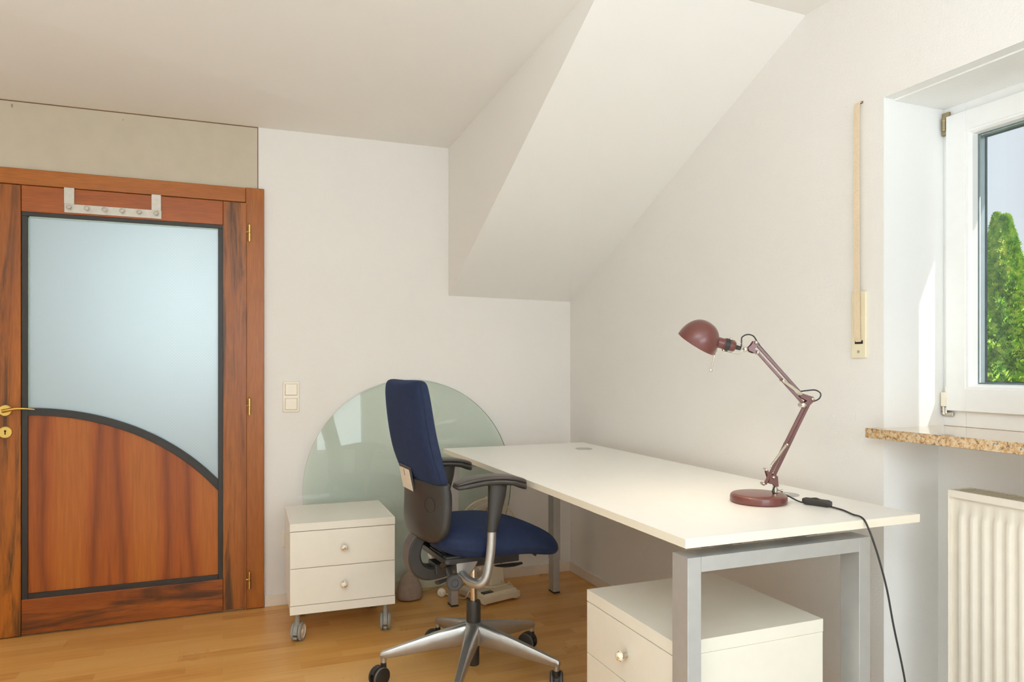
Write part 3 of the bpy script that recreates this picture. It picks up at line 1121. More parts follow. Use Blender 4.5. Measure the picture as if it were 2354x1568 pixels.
# ------------------------------------------------------------ desk lamp
AZ = -YAW + 0.0
lp = thing('desk_lamp', 'maroon metal architect lamp standing on the white desk', 'desk lamp', (1.532, 1.768, DT), AZ)
S_ = 1.343e-3
def L(u, v, y=0.0):
    return (((u - 1743) * S_), y, (1153.6 - v) * S_)
bm = NB()
lathe(bm, [(0, 0.0), (0.081, 0.0), (0.0845, 0.004), (0.0848, 0.016), (0.083, 0.0225), (0.078, 0.0265), (0.070, 0.028), (0, 0.0285)], (0, 0, 0), n=64)
obj('lamp_base', bm, M['maroon'], lp)
px = (1781 - 1743) * S_
bm = NB()
cyl(bm, (px, 0, 0.024), (px, 0, 0.047), 0.008, n=20)
cyl(bm, (px + 0.008, 0, 0.038), (px + 0.020, 0, 0.035), 0.0028, n=10)
cyl(bm, (px + 0.019, 0, 0.035), (px + 0.023, 0, 0.034), 0.005, n=10)
obj('swivel_collar', bm, M['nickel'], lp)
# lower bracket
bm = NB()
def plate(bm, pts, y0, y1):
    extrude_poly(bm, [(L(u, v)[0], L(u, v)[2]) for u, v in pts], 'XZ', y0, y1)
for yy in (-0.009, 0.0075):
    plate(bm, [(1764, 1110), (1768, 1094), (1777, 1089), (1785, 1094), (1787, 1117), (1778, 1117), (1777, 1113)], yy, yy + 0.0015)
    plate(bm, [(1757, 1077), (1762, 1078), (1768, 1092), (1764, 1100)], yy, yy + 0.0015)
cyl(bm, (px, 0, 0.046), (px, 0, 0.066), 0.0045, n=14)
obj('lower_bracket', bm, M['maroon'], lp)
J = {'b1': (1775, 1096), 'b2': (1753, 1110), 'e1': (1865, 914), 'e2': (1843, 931), 't1': (1735, 788), 't2': (1739, 810), 'e3': (1841, 910)}
def bar(bm, a, b, y, wdt=0.0075, th=0.007):
    A_, B_ = Vector(L(*a, y)), Vector(L(*b, y))
    d = (B_ - A_).normalized()
    n = d.cross(Vector((0, 1, 0))).normalized()
    y_ = Vector((0, 1, 0))
    r1 = [A_ - n * wdt / 2 - y_ * th / 2, A_ + n * wdt / 2 - y_ * th / 2, A_ + n * wdt / 2 + y_ * th / 2, A_ - n * wdt / 2 + y_ * th / 2]
    r2 = [p + (B_ - A_) for p in r1]
    loft(bm, [r1, r2])
bm = NB()
bar(bm, (1757, 1112), (1851, 925), -0.004, 0.0085, 0.008)
obj('lower_arm', bm, M['maroon'], lp, bevel=0.001)
bm = NB()
bar(bm, (1777, 1097), (1866, 916), 0.004, 0.0085, 0.008)
obj('lower_arm', bm, M['maroon'], lp, bevel=0.001)
bm = NB()
bar(bm, (1736, 788), (1842, 906), 0.004, 0.0085, 0.008)
obj('upper_arm', bm, M['maroon'], lp, bevel=0.001)
bm = NB()
bar(bm, (1740, 811), (1795, 872), -0.004, 0.0075, 0.008)
bar(bm, (1793, 870), (1846, 929), -0.004, 0.0085, 0.008)
obj('upper_arm', bm, M['maroon'], lp, bevel=0.001)
bm = NB()
for yy in (-0.010, 0.0085):
    plate(bm, [(1838, 903), (1866, 912), (1870, 920), (1857, 932), (1843, 936), (1840, 928), (1852, 921), (1836, 912)], yy, yy + 0.0015)
obj('elbow_plate', bm, M['maroon'], lp)
bm = NB()
for yy in (-0.010, 0.0085):
    plate(bm, [(1731, 784), (1738, 783), (1741, 791), (1732, 803), (1742, 808), (1740, 815), (1719, 806), (1717, 800), (1724, 794)], yy, yy + 0.0015)
obj('head_bracket', bm, M['maroon'], lp)
# springs
for a, b in (((1797, 875), (1838, 906)), ((1767, 1072), (1803, 1023))):
    A_, B_ = Vector(L(*a, -0.012)), Vector(L(*b, -0.012))
    d = B_ - A_
    s1 = d.normalized().cross(Vector((0, 1, 0)))
    turns = 30
    bm = NB()
    pts = [A_ + d * (k / (turns * 8)) + s1 * 0.0036 * math.cos(2 * PI * k / 8) + Vector((0, 1, 0)) * 0.0036 * math.sin(2 * PI * k / 8) for k in range(turns * 8 + 1)]
    tube(bm, pts, 0.0016, 5)
    obj('tension_spring', bm, M['nickel'], lp)
# screws
for (u, v, r, l_) in ((1735, 788, 0.0055, 0.016), (1739, 810, 0.0055, 0.016), (1843, 931, 0.0085, 0.016), (1864, 917, 0.0050, 0.015), (1775, 1096, 0.0050, 0.014),
                      (1753, 1111, 0.0050, 0.013), (1797, 874, 0.0045, 0.015), (1838, 906, 0.0045, 0.015), (1806, 1021, 0.0045, 0.013), (1759, 1079, 0.0040, 0.013), (1773, 1086, 0.003, 0.012)):
    x, _, z = L(u, v)
    bm = NB()
    lathe(bm, [(r, -0.012), (r, l_ - 0.004), (r * 0.85, l_ - 0.0015), (r * 0.5, l_), (0, l_ + 0.0003)], (x, 0, z), (0, -1, 0), 18)
    obj('joint_screw', bm, M['nickel'], lp)
# yoke wires holding the shade neck
bm = NB()
lathe(bm, [(0.0075, -0.008), (0.0078, 0.004), (0.006, 0.0075), (0.003, 0.009), (0, 0.0094)], L(1713, 803), (0, -1, 0), 20)
tube(bm, [L(1716, 803), L(1708, 799), L(1703, 790), L(1696, 785), L(1681, 781)], 0.0018, 8, sub=4)
tube(bm, [L(1710, 803), L(1700, 812), L(1690, 813), L(1662, 807)], 0.0018, 8, sub=4)
for u, v in ((1679, 780), (1662, 805)):
    ball(bm, L(u, v, -0.002), 0.0048, 8)
tube(bm, [L(1719, 809), L(1728, 812), L(1736, 812)], 0.0018, 8)
obj('head_yoke', bm, M['nickel'], lp)
# neck
hx = Vector((0.965, 0, -0.262)).normalized()       # neck direction (away from the shade)
n0 = Vector(L(1643, 785))
bm = NB()
lathe(bm, [(0.0165, 0.0), (0.0165, 0.026), (0.0180, 0.028), (0.0180, 0.030)], n0, hx, 28)
lathe(bm, [(0.0170, 0.043), (0.0170, 0.058), (0.0145, 0.063), (0.008, 0.064)], n0, hx, 28)
nk = obj('shade_neck', bm, M['maroon'], lp)
bm = NB()
lathe(bm, [(0.0185, 0.030), (0.0195, 0.031), (0.0195, 0.044), (0.0182, 0.045)], n0, hx, 28)
lathe(bm, [(0.008, 0.063), (0.007, 0.068), (0.0065, 0.080), (0.004, 0.083), (0, 0.083)], n0, hx, 20)
obj('neck_ring', bm, M['cord'], nk)
# shade: dome cut on the slant
ax = Vector((0.50, -0.30, 0.86)).normalized()       # apex direction (away from the mouth)
rim_c = Vector(L(1600, 790))
Rr = 0.063
prof = []
for k in range(15):
    a = (PI / 2) * k / 14
    prof.append((Rr * math.cos(a) ** 0.85 if k < 14 else 0.0, 0.076 * math.sin(a)))
bm = NB()
lathe(bm, prof, rim_c, ax, 48, 0, cap=False)
lathe(bm, [(max(r - 0.0015, 0), h - 0.0012 if k else h) for k, (r, h) in enumerate(prof)], rim_c, ax, 48, 1, cap=False)
lathe(bm, [(Rr - 0.0015, 0), (Rr + 0.0004, -0.0008), (Rr, 0)], rim_c, ax, 48, 0, cap=False)
sh_ = obj('lamp_shade', bm, [M['maroon'], M['inner']], lp)
bm = NB()
bc = rim_c + ax * 0.026 + Vector((0.004, 0, 0))
ball(bm, bc, 0.019, 10)
obj('bulb', bm, M['bulb'], sh_)
bm = NB()
p0 = Vector(L(1646, 803))
p1 = Vector(L(1634, 852))
cyl(bm, p0, p0 + (p1 - p0) * 0.12, 0.0042, n=10)
cyl(bm, p0 + (p1 - p0) * 0.1, p1, 0.0019, n=8)
ball(bm, p1, 0.0045, 8)
obj('guide_pin', bm, M['nickel'], sh_)
# cord
lw = Matrix.Translation((1.532, 1.768, DT)) @ Matrix.Rotation(AZ, 4, 'Z')
li = lw.inverted()
def W(x, y, z):
    return li @ Vector((x, y, z))
bm = NB()
tube(bm, [L(1697, 801, 0), L(1703, 797, 0), L(1704, 785, 0), L(1706, 775, 0.002), L(1718, 769, 0.004), L(1732, 772, 0.006), L(1741, 783, 0.009), L(1748, 794, 0.009)], 0.0021, 8, sub=5)
tube(bm, [L(1748, 794, 0.010), L(1790, 842, 0.010), L(1842, 900, 0.010)], 0.0021, 8)
tube(bm, [L(1842, 900, 0.010), L(1858, 898, 0.012), L(1878, 897, 0.014), L(1890, 905, 0.014), L(1887, 916, 0.013), L(1876, 922, 0.012), L(1865, 925, 0.010)], 0.0021, 8, sub=5)
tube(bm, [L(1865, 925, 0.010), L(1825, 1010, 0.010), L(1785, 1092, 0.010)], 0.0021, 8)
tube(bm, [L(1785, 1092, 0.010), L(1786, 1104, 0.008), L(1780, 1116, -0.004), L(1773, 1126, -0.010), L(1776, 1132, -0.012), W(1.608, 1.735, DT + 0.022), W(1.625, 1.700, DT + 0.008), W(1.639, 1.683, DT + 0.004)], 0.0024, 8, sub=6)
tube(bm, [W(1.665, 1.620, DT + 0.004), W(1.666, 1.590, DT + 0.003), W(1.661, 1.561, DT + 0.003), W(1.640, 1.510, DT + 0.003), W(1.622, 1.462, DT + 0.004), W(1.620, 1.440, DT - 0.020),
          W(1.637, 1.425, 0.690), W(1.655, 1.412, 0.600), W(1.672, 1.405, 0.500), W(1.712, 1.402, 0.340), W(1.755, 1.415, 0.16), W(1.80, 1.45, 0.02), W(1.80, 1.52, 0.005), W(1.84, 1.60, 0.005)], 0.0026, 8, sub=6)
cd = obj('power_cord', bm, M['cord'], lp)
bm = NB()
a_, b_ = W(1.635, 1.692, DT + 0.0112), W(1.668, 1.614, DT + 0.0112)
d = (b_ - a_)
rings = []
dn = d.normalized()
sn = Vector((-dn.y, dn.x, 0))
for k in range(11):
    t = k / 10
    wv = 0.0115 * (1 - 0.14 * math.sin(PI * t)) * (0.62 if k in (0, 10) else 1)
    hv = 0.0105 * (0.7 if k in (0, 10) else 1)
    c = a_ + d * t
    rings.append([c + sn * wv * math.copysign(abs(math.cos(q)) ** 0.6, math.cos(q)) + Vector((0, 0, 1)) * hv * math.copysign(abs(math.sin(q)) ** 0.6, math.sin(q)) for q in [2 * PI * j / 16 for j in range(16)]])
loft(bm, rings)
swc = obj('cord_switch', bm, M['black_plastic'], cd)
bm = NB()
c = a_ + d * 0.45 + Vector((0, 0, 0.0105))
rings = [[c + dn * (s_ * 0.013) + sn * wv + Vector((0, 0, hv)) for wv, hv in ((-0.004, -0.002), (0.004, -0.002), (0.004, h_), (-0.004, h_))] for s_, h_ in ((-1, 0.0005), (0.1, 0.0030), (1, 0.0))]
loft(bm, rings)
obj('rocker', bm, M['cord'], swc)

# ------------------------------------------------------------ office chair
PHI = math.radians(3.5)
ch = thing('office_chair', 'blue fabric swivel office chair with black armrests facing the desk', 'office chair', (0.90, 2.63, 0), PHI)
BX = 0.345
hub_z = 0.212
angs = [math.radians(a) - PHI for a in (25.5, 97.5, 169.5, 241.5, 313.5)]
bm = NB()
lathe(bm, [(0.024, 0.125), (0.040, 0.130), (0.046, 0.150), (0.046, 0.185), (0.040, 0.202), (0.030, 0.2115), (0.0275, 0.2125)], (0, 0, 0), n=40)
base = obj('base_hub', bm, M['chairalu'], ch)
for ai, a in enumerate(angs):
    ca_, sa_ = math.cos(a), math.sin(a)
    def Q(r, s_, z):
        return (r * ca_ - s_ * sa_, r * sa_ + s_ * ca_, z)
    bm = NB()
    rings = []
    for r, wt, wb, zt, zb in ((0.020, 0.024, 0.022, 0.209, 0.130), (0.045, 0.0235, 0.022, 0.207, 0.126), (0.075, 0.021, 0.021, 0.198, 0.124), (0.15, 0.0185, 0.018, 0.178, 0.118), (0.25, 0.0155, 0.0145, 0.150, 0.106), (0.325, 0.0135, 0.0125, 0.128, 0.099), (0.347, 0.0125, 0.0120, 0.122, 0.098), (0.355, 0.009, 0.009, 0.117, 0.100)):
        zm = (zt + zb) / 2
        rings.append([Q(r, -wb * 0.8, zb), Q(r, wb * 0.8, zb), Q(r, wb, zb + 0.004), Q(r, wb, zm), Q(r, wt, zt - 0.010), Q(r, wt * 0.62, zt), Q(r, -wt * 0.62, zt), Q(r, -wt, zt - 0.010), Q(r, -wb, zm), Q(r, -wb, zb + 0.004)])
    loft(bm, rings)
    cyl(bm, Q(0.343, 0, 0.105), Q(0.343, 0, 0.082), 0.0115, 0.0108, 20)
    bmesh.ops.recalc_face_normals(bm, faces=bm.faces[:])
    obj('base_leg', bm, M['chairalu'], ch, smooth=50)
    # caster: trailing direction varies
    ta = math.radians((127, 180, 206, 240, 66)[ai]) - PHI
    tc_, ts_ = math.cos(ta), math.sin(ta)
    cx_, cy_ = 0.343 * ca_ + 0.020 * tc_, 0.343 * sa_ + 0.020 * ts_
    bm = NB()
    cyl(bm, Q(0.343, 0, 0.083), Q(0.343, 0, 0.045), 0.0105, 0.012, 16)
    hood = []
    R_ = 0.036
    for k in range(11):
        q = PI * 0.02 + PI * 0.85 * k / 10
        pts = []
        for wv, rr_ in ((-0.008, R_ * 0.35), (0.008, R_ * 0.35), (0.008, R_ + 0.001), (-0.008, R_ + 0.001)):
            lx = -math.cos(q) * rr_
            pts.append((cx_ + lx * tc_ - wv * ts_, cy_ + lx * ts_ + wv * tc_, R_ + math.sin(q) * rr_))
        hood.append(pts)
    loft(bm, hood)
    cst = obj('caster', bm, M['castblack'], ch)
    for sg in (-1, 1):
        bm = NB()
        axv = Vector((-ts_ * sg, tc_ * sg, 0))
        o0 = Vector((cx_, cy_, R_)) + axv * 0.009
        lathe(bm, [(0.004, 0), (R_ - 0.001, 0), (R_, 0.002), (R_, 0.007)], o0, axv, 32, 0, cap=False)
        lathe(bm, [(R_, 0.007), (R_, 0.010), (R_ - 0.002, 0.0125)], o0, axv, 32, 1, cap=False)
        lathe(bm, [(R_ - 0.002, 0.0125), (R_ - 0.006, 0.0150), (0.0, 0.0160)], o0, axv, 32, 0, cap=False)
        obj('wheel', bm, [M['castblack'], M['castrim']], cst)
bm = NB()
lathe(bm, [(0.021, 0.046), (0.0225, 0.050), (0.0225, 0.13), (0.0225, 0.212), (0.0275, 0.213), (0.0275, 0.285), (0.025, 0.292), (0.016, 0.292)], (0, 0, 0), n=32)
obj('gas_lift_sleeve', bm, M['black_plastic'], ch)
bm = NB()
cyl(bm, (0, 0, 0.29), (0, 0, 0.46), 0.0140, n=24)
obj('gas_lift_rod', bm, M['chrome'], ch)
# mechanism
bm = NB()
box(bm, -0.13, 0.16, -0.075, 0.075, 0.445, 0.500)
box(bm, -0.17, -0.12, -0.045, 0.045, 0.422, 0.462)
box(bm, -0.17, 0.11, -0.155, -0.120, 0.492, 0.516)
box(bm, -0.17, 0.11, 0.120, 0.155, 0.492, 0.516)
box(bm, -0.175, -0.02, -0.16, 0.16, 0.486, 0.508)
mech = obj('tilt_mechanism', bm, M['black_plastic'], ch, bevel=0.004)
bm = NB()
cyl(bm, (-0.165, -0.10, 0.470), (-0.165, -0.16, 0.500), 0.010, n=12)
for k in range(3):
    rm = Matrix.Translation((-0.150, -0.05, 0.500 + 0.011 * k)) @ Matrix.Rotation(0.62, 4, 'Y')
    box(bm, -0.035, 0.045, -0.045, 0.045, -0.003, 0.003, 0, rm)
obj('mechanism_cover', bm, M['black_plastic'], mech, bevel=0.002)
# J-shaped back support
outer = [(-0.212, 0.600), (-0.238, 0.575), (-0.262, 0.545), (-0.272, 0.505), (-0.268, 0.465), (-0.250, 0.432), (-0.220, 0.411), (-0.185, 0.404), (-0.150, 0.406), (-0.118, 0.412)]
inner = [(-0.165, 0.598), (-0.188, 0.575), (-0.210, 0.548), (-0.222, 0.520), (-0.224, 0.492), (-0.213, 0.467), (-0.192, 0.452), (-0.168, 0.449), (-0.140, 0.459), (-0.112, 0.466)]
Po = [p for p in catmull([(x, 0, z) for x, z in outer], 3)]
Pi = [p for p in catmull([(x, 0, z) for x, z in inner], 3)]
bm = NB()
rings = []
for a_, b_ in zip(Po, Pi):
    w_ = 0.040
    m_ = (b_ - a_)
    rings.append([a_ + Vector((0, -w_ * 0.85, 0)), a_ + Vector((0, w_ * 0.85, 0)), a_ + m_ * 0.12 + Vector((0, w_, 0)), b_ - m_ * 0.12 + Vector((0, w_, 0)), b_ + Vector((0, w_ * 0.85, 0)),
                  b_ + Vector((0, -w_ * 0.85, 0)), b_ - m_ * 0.12 + Vector((0, -w_, 0)), a_ + m_ * 0.12 + Vector((0, -w_, 0))])
loft(bm, rings)
jb = obj('back_support', bm, M['black_plastic'], ch, smooth=40)
bm = NB()
rings = []
for a_ in Po[2:-6]:
    n_ = Vector((a_.x + 0.2, 0, a_.z - 0.51)).normalized()
    rings.append([a_ + n_ * 0.002 + Vector((0, -0.031, 0)), a_ + n_ * 0.002 + Vector((0, 0.031, 0)), a_ + Vector((0, 0.033, 0)), a_ + Vector((0, -0.033, 0))])
loft(bm, rings)
obj('spine_cover', bm, M['bracket_grey'], jb, smooth=40)
# knobs and levers
bm = NB()
tube(bm, [(-0.150, -0.14, 0.468), (-0.172, -0.20, 0.468), (-0.190, -0.275, 0.470)], [0.016, 0.013, 0.011], 14)
lathe(bm, [(0.012, -0.012), (0.022, -0.010), (0.0275, -0.006), (0.0275, 0.010), (0.025, 0.0125), (0.013, 0.0125), (0.012, 0.0105), (0, 0.0105)], (-0.190, -0.290, 0.466), (-0.18, -1, 0.05), 12)
obj('tension_knob', bm, M['black_plastic'], mech, smooth=25)
bm = NB()
tube(bm, [(-0.10, -0.12, 0.455), (-0.16, -0.19, 0.452), (-0.225, -0.215, 0.448)], [0.006, 0.008, 0.013], 12, flat=0.5)
obj('tilt_lever', bm, M['black_plastic'], mech)
bm = NB()
tube(bm, [(0.10, 0.11, 0.455), (0.145, 0.11, 0.432), (0.170, 0.11, 0.392)], 0.0065, 10)
tube(bm, [(0.140, 0.11, 0.382), (0.180, 0.11, 0.378), (0.225, 0.11, 0.377), (0.262, 0.11, 0.379)], [0.008, 0.016, 0.017, 0.010], 14, sub=4, flat=0.45)
obj('height_lever', bm, M['black_plastic'], mech)
bm = NB()
tube(bm, [(0.20, 0.02, 0.480), (0.245, 0.01, 0.455), (0.268, -0.01, 0.440)], [0.005, 0.005, 0.006], 10)
obj('seat_depth_lever', bm, M['black_plastic'], mech)

def sring(n, fx):
    out = []
    for k in range(n):
        q = 2 * PI * k / n
        out.append(fx(math.copysign(abs(math.cos(q)) ** fx.e, math.cos(q)), math.copysign(abs(math.sin(q)) ** fx.e2, math.sin(q))))
    return out

# seat
rows_ = [(-0.212, 0.586, 0.568, 0.06), (-0.206, 0.598, 0.556, 0.10), (-0.188, 0.611, 0.538, 0.150), (-0.155, 0.620, 0.516, 0.190), (-0.10, 0.623, 0.501, 0.217), (-0.03, 0.623, 0.497, 0.231), (0.06, 0.620, 0.497, 0.232), (0.12, 0.612, 0.494, 0.227),
         (0.165, 0.600, 0.488, 0.218), (0.21, 0.585, 0.478, 0.204), (0.248, 0.569, 0.470, 0.184), (0.278, 0.553, 0.464, 0.160), (0.300, 0.538, 0.464, 0.135), (0.312, 0.522, 0.472, 0.112), (0.316, 0.506, 0.486, 0.095)]
bm = NB()
rings = []
for x, zt, zb, hw in rows_:
    zm, hh = (zt + zb) / 2, (zt - zb) / 2
    r = []
    for k in range(36):
        q = 2 * PI * k / 36
        c_, s_ = math.cos(q), math.sin(q)
        yy = hw * math.copysign(abs(c_) ** 0.42, c_)
        zz = hh * math.copysign(abs(s_) ** 0.62, s_)
        dish = 0.010 * (abs(yy / hw) ** 2 - 0.5) if s_ > 0 else 0
        drop = -0.040 * max(0, abs(yy / hw) - 0.35) ** 1.5 if s_ > 0 else 0
        r.append((x, yy, zm + zz + (drop + dish * 0.3) * min(1, hh / 0.04)))
    rings.append(r)
loft(bm, rings)
obj('seat_cushion', bm, M['fabric'], ch, smooth=60, subsurf=1)

# backrest: profile of edge centre line (x, z, half width)
def back_loft(bm, prof, th_f, inset=0.0, curve=0.030, e=0.35, n=44):
    rings = []
    for (x, z, hw, tt) in prof:
        r = []
        for k in range(n):
            q = 2 * PI * k / n
            c_, s_ = math.cos(q), math.sin(q)
            yy = (hw - inset) * math.copysign(abs(c_) ** e, c_)
            xx = tt * math.copysign(abs(s_) ** 0.7, s_)
            cv = curve * (yy / 0.2) ** 2
            r.append((x + xx + cv, yy, z))
        rings.append(r)
    loft(bm, rings)

bm = NB()
up = [(-0.214, 0.778, 0.219, 0.024), (-0.218, 0.79, 0.223, 0.033), (-0.227, 0.815, 0.224, 0.033), (-0.243, 0.866, 0.223, 0.039), (-0.258, 0.927, 0.221, 0.038), (-0.269, 0.989, 0.219, 0.037), (-0.277, 1.05, 0.216, 0.036), (-0.282, 1.095, 0.211, 0.035), (-0.284, 1.122, 0.204, 0.032), (-0.284, 1.136, 0.192, 0.026), (-0.284, 1.142, 0.171, 0.006)]
back_loft(bm, up, 0.02, curve=0.014)
for v_ in bm.verts:
    if v_.co.z > 1.10:
        v_.co.z += 0.010 * (abs(v_.co.y) / 0.19) ** 2 * min(1, (v_.co.z - 1.10) / 0.03)
obj('backrest_cushion', bm, M['fabric'], ch, smooth=60, subsurf=1)
M['seam'] = plain('seam_thread', srgb(20, 26, 46), 0.8)
for sy in (-1, 1):
    pts = []
    for (x, z, hw, tt) in up[1:-1]:
        pts.append((x + 0.014 * (hw / 0.2) ** 2 - 0.010, sy * (hw - 0.0005), z + (0.006 if z > 1.12 else 0)))
    bm = NB()
    tube(bm, pts, 0.0012, 6, sub=3)
    obj('seam', bm, M['seam'], ch)
bm = NB()
lo = [(-0.226, 0.563, 0.1, 0.008), (-0.226, 0.568, 0.145, 0.015), (-0.227, 0.58, 0.18, 0.023), (-0.228, 0.603, 0.203, 0.027), (-0.228, 0.625, 0.213, 0.028), (-0.226, 0.66, 0.217, 0.029), (-0.224, 0.7, 0.219, 0.029), (-0.224, 0.735, 0.219, 0.029), (-0.225, 0.765, 0.217, 0.029), (-0.226, 0.784, 0.2155, 0.029), (-0.227, 0.789, 0.212, 0.024)]
back_loft(bm, lo, 0.02, curve=0.034, e=0.50)
shell = obj('backrest_shell', bm, M['black_plastic'], ch, smooth=60, subsurf=1)
bm = NB()
lo2 = [(x + 0.010, z, hw * 0.992 if 2 < i < 9 else hw * 0.9, t_ * 0.8) for i, (x, z, hw, t_) in enumerate(lo)]
back_loft(bm, lo2, 0.02, curve=0.032, e=0.50)
obj('lumbar_pad', bm, plain('dark_pad', srgb(44, 40, 40), 0.6), ch, smooth=60, subsurf=1)
# adjuster disc on the shell
bm = NB()
lathe(bm, [(0.029, -0.006), (0.029, 0.0006), (0.0278, 0.0012), (0.0268, 0.0004), (0.026, 0.0018), (0, 0.0024)], (-0.2300, -0.155, 0.708), (-0.93, -0.36, -0.02), 36)
adj = obj('adjuster_disc', bm, M['black_plastic'], shell)
bm = NB()
lathe(bm, [(0.0262, -0.001), (0.0262, 0.0021), (0.0276, 0.0021), (0.0276, -0.001)], (-0.2300, -0.155, 0.708), (-0.93, -0.36, -0.02), 36)
obj('disc_groove_shade', bm, M['dark'], adj)  # black ring painted in for the dark groove around the disc
# label pocket
bm = NB()
rm = Matrix.Translation((-0.2560, 0.033, 0.773)) @ Matrix.Rotation(-0.20, 4, 'Y')
box(bm, -0.0035, 0.006, -0.072, 0.064, -0.040, 0.056, 0, rm)
lb = obj('label_holder', bm, M['black_plastic'], shell, bevel=0.006, seg=3)
bm = NB()
box(bm, -0.0050, -0.0030, -0.064, 0.055, -0.034, 0.047, 0, rm)
obj('paper_label', bm, M['label'], lb, bevel=0.0005)
bm = NB()
box(bm, -0.0054, -0.0046, -0.003, 0.003, 0.018, 0.043, 0, rm)
obj('label_mark', bm, M['castrim'], lb)

# armrests
for sg in (-1, 1):
    yc = 0.258 * sg
    pad = [(x - 0.013, a_, b_, c_) for x, a_, b_, c_ in [(-0.165, 0.792, 0.780, 0.020), (-0.155, 0.800, 0.773, 0.030), (-0.12, 0.811, 0.776, 0.038), (-0.06, 0.8185, 0.783, 0.041), (0.0, 0.817, 0.782, 0.041), (0.05, 0.811, 0.776, 0.040), (0.085, 0.802, 0.762, 0.036), (0.100, 0.796, 0.758, 0.028), (0.106, 0.788, 0.764, 0.018)]]
    def prings(zf, lo_, hi_, k_=1.0):
        rings = []
        for x, zt, zb, hw in pad:
            a0 = zb + (zt - zb) * lo_
            a1 = zb + (zt - zb) * hi_
            zm, hh = (a0 + a1) / 2, (a1 - a0) / 2
            r = []
            for k in range(20):
                q = 2 * PI * k / 20
                c_, s_ = math.cos(q), math.sin(q)
                r.append((x, yc + hw * k_ * math.copysign(abs(c_) ** 0.5, c_), zm + hh * math.copysign(abs(s_) ** 0.6, s_)))
            rings.append(r)
        return rings
    bm = NB()
    loft(bm, prings(0, 0.0, 0.66, 0.95))
    arm = obj('armrest', bm, M['black_plastic'], ch, smooth=60)
    bm = NB()
    loft(bm, prings(0, 0.55, 1.0))
    obj('arm_pad', bm, M['black_arm'], arm, smooth=60, subsurf=1)
    bm = NB()
    rings = []
    for z, cx_, hw, hy in ((0.783, -0.014, 0.036, 0.022), (0.74, -0.017, 0.033, 0.021), (0.68, -0.026, 0.026, 0.020), (0.63, -0.036, 0.0205, 0.018), (0.617, -0.038, 0.0195, 0.0175)):
        rings.append([(cx_ + hw * math.cos(2 * PI * k / 24), yc + hy * math.sin(2 * PI * k / 24), z) for k in range(24)])
    loft(bm, rings)
    obj('arm_sleeve', bm, M['black_plastic'], arm, smooth=60)
    bm = NB()
    tube(bm, [(-0.037, yc, 0.63), (-0.040, yc, 0.56), (-0.050, yc, 0.49), (-0.060, yc * 0.985, 0.452), (-0.078, yc * 0.93, 0.432), (-0.098, yc * 0.80, 0.434), (-0.110, yc * 0.62, 0.448)], [0.0165, 0.0165, 0.0160, 0.0165, 0.017, 0.0165, 0.0165], 20, sub=6)
    obj('arm_tube', bm, M['chairalu'], arm)
    bm = NB()
    extrude_poly(bm, [(-0.135, 0.496), (-0.040, 0.500), (-0.060, 0.462), (-0.085, 0.436), (-0.112, 0.426), (-0.130, 0.436)], 'XZ', yc * 0.44, yc * 0.62)
    obj('arm_bracket', bm, M['chairalu'], arm, bevel=0.006, seg=3)

# ------------------------------------------------------------ fan
fn = thing('desk_fan', 'cream box-based electric fan on the floor under the far end of the desk', 'fan', (1.285, 3.50, 0), math.radians(15))
bm = NB()
def rbox(bm, hx_, hy_, z0, z1, tx=1.0, ty=1.0, cx_=0, cy_=0):
    loft(bm, [[(cx_ - hx_, cy_ - hy_, z0), (cx_ + hx_, cy_ - hy_, z0), (cx_ + hx_, cy_ + hy_, z0), (cx_ - hx_, cy_ + hy_, z0)],
              [(cx_ - hx_ * tx, cy_ - hy_ * ty, z1), (cx_ + hx_ * tx, cy_ - hy_ * ty, z1), (cx_ + hx_ * tx, cy_ + hy_ * ty, z1), (cx_ - hx_ * tx, cy_ + hy_ * ty, z1)]])
rbox(bm, 0.115, 0.115, 0.010, 0.042)
rbox(bm, 0.105, 0.105, 0.040, 0.056, 0.93, 0.93)
fb = obj('fan_base', bm, M['fan'], fn, bevel=0.004, seg=3)
for sx_ in (-1, 1):
    for sy_ in (-1, 1):
        bm = NB()
        cyl(bm, (sx_ * 0.09, sy_ * 0.09, 0), (sx_ * 0.09, sy_ * 0.09, 0.012), 0.010, n=14)
        obj('rubber_foot', bm, M['castgrey'], fb)
bm = NB()
box(bm, -0.10, -0.04, -0.095, -0.065, 0.053, 0.060)
obj('control_keys', bm, M['black_plastic'], fb, bevel=0.002)
bm = NB()
rbox(bm, 0.046, 0.036, 0.050, 0.235, 0.62, 0.75, 0.056, 0.040)
obj('fan_stand', bm, M['fan'], fn, bevel=0.005, seg=3)
HC = Vector((-0.020, -0.010, 0.335))
fd = Vector((-0.12, -1, 0.10)).normalized()
# motor
bm = NB()
lathe(bm, [(0, -0.10), (0.030, -0.095), (0.046, -0.07), (0.048, -0.025), (0.04, -0.018), (0, -0.018)], HC - fd * 0.0, fd, 28)
cyl(bm, HC - fd * 0.055 - Vector((0, 0, 0.03)), (0.056, 0.040, 0.225), 0.022, 0.020, 16)
obj('fan_motor', bm, M['fan'], fn)
bm = NB()
u_ = fd.orthogonal().normalized()
v2 = fd.cross(u_)
for b in range(3):
    rings = []
    for k in range(7):
        rr_ = 0.02 + 0.115 * k / 6
        sw_ = 0.55 * (0.5 + k / 6 * 0.6)
        r1 = []
        for t_ in (-1, -0.5, 0, 0.5, 1):
            an = b * 2 * PI / 3 + t_ * sw_
            r1.append(HC + (u_ * math.cos(an) + v2 * math.sin(an)) * rr_ + fd * (0.012 + 0.014 * t_))
        r2 = [p + fd * 0.0015 for p in r1[::-1]]
        rings.append(r1 + r2)
    loft(bm, rings)
lathe(bm, [(0, -0.012), (0.022, -0.012), (0.022, 0.020), (0.015, 0.028), (0, 0.030)], HC, fd, 24)
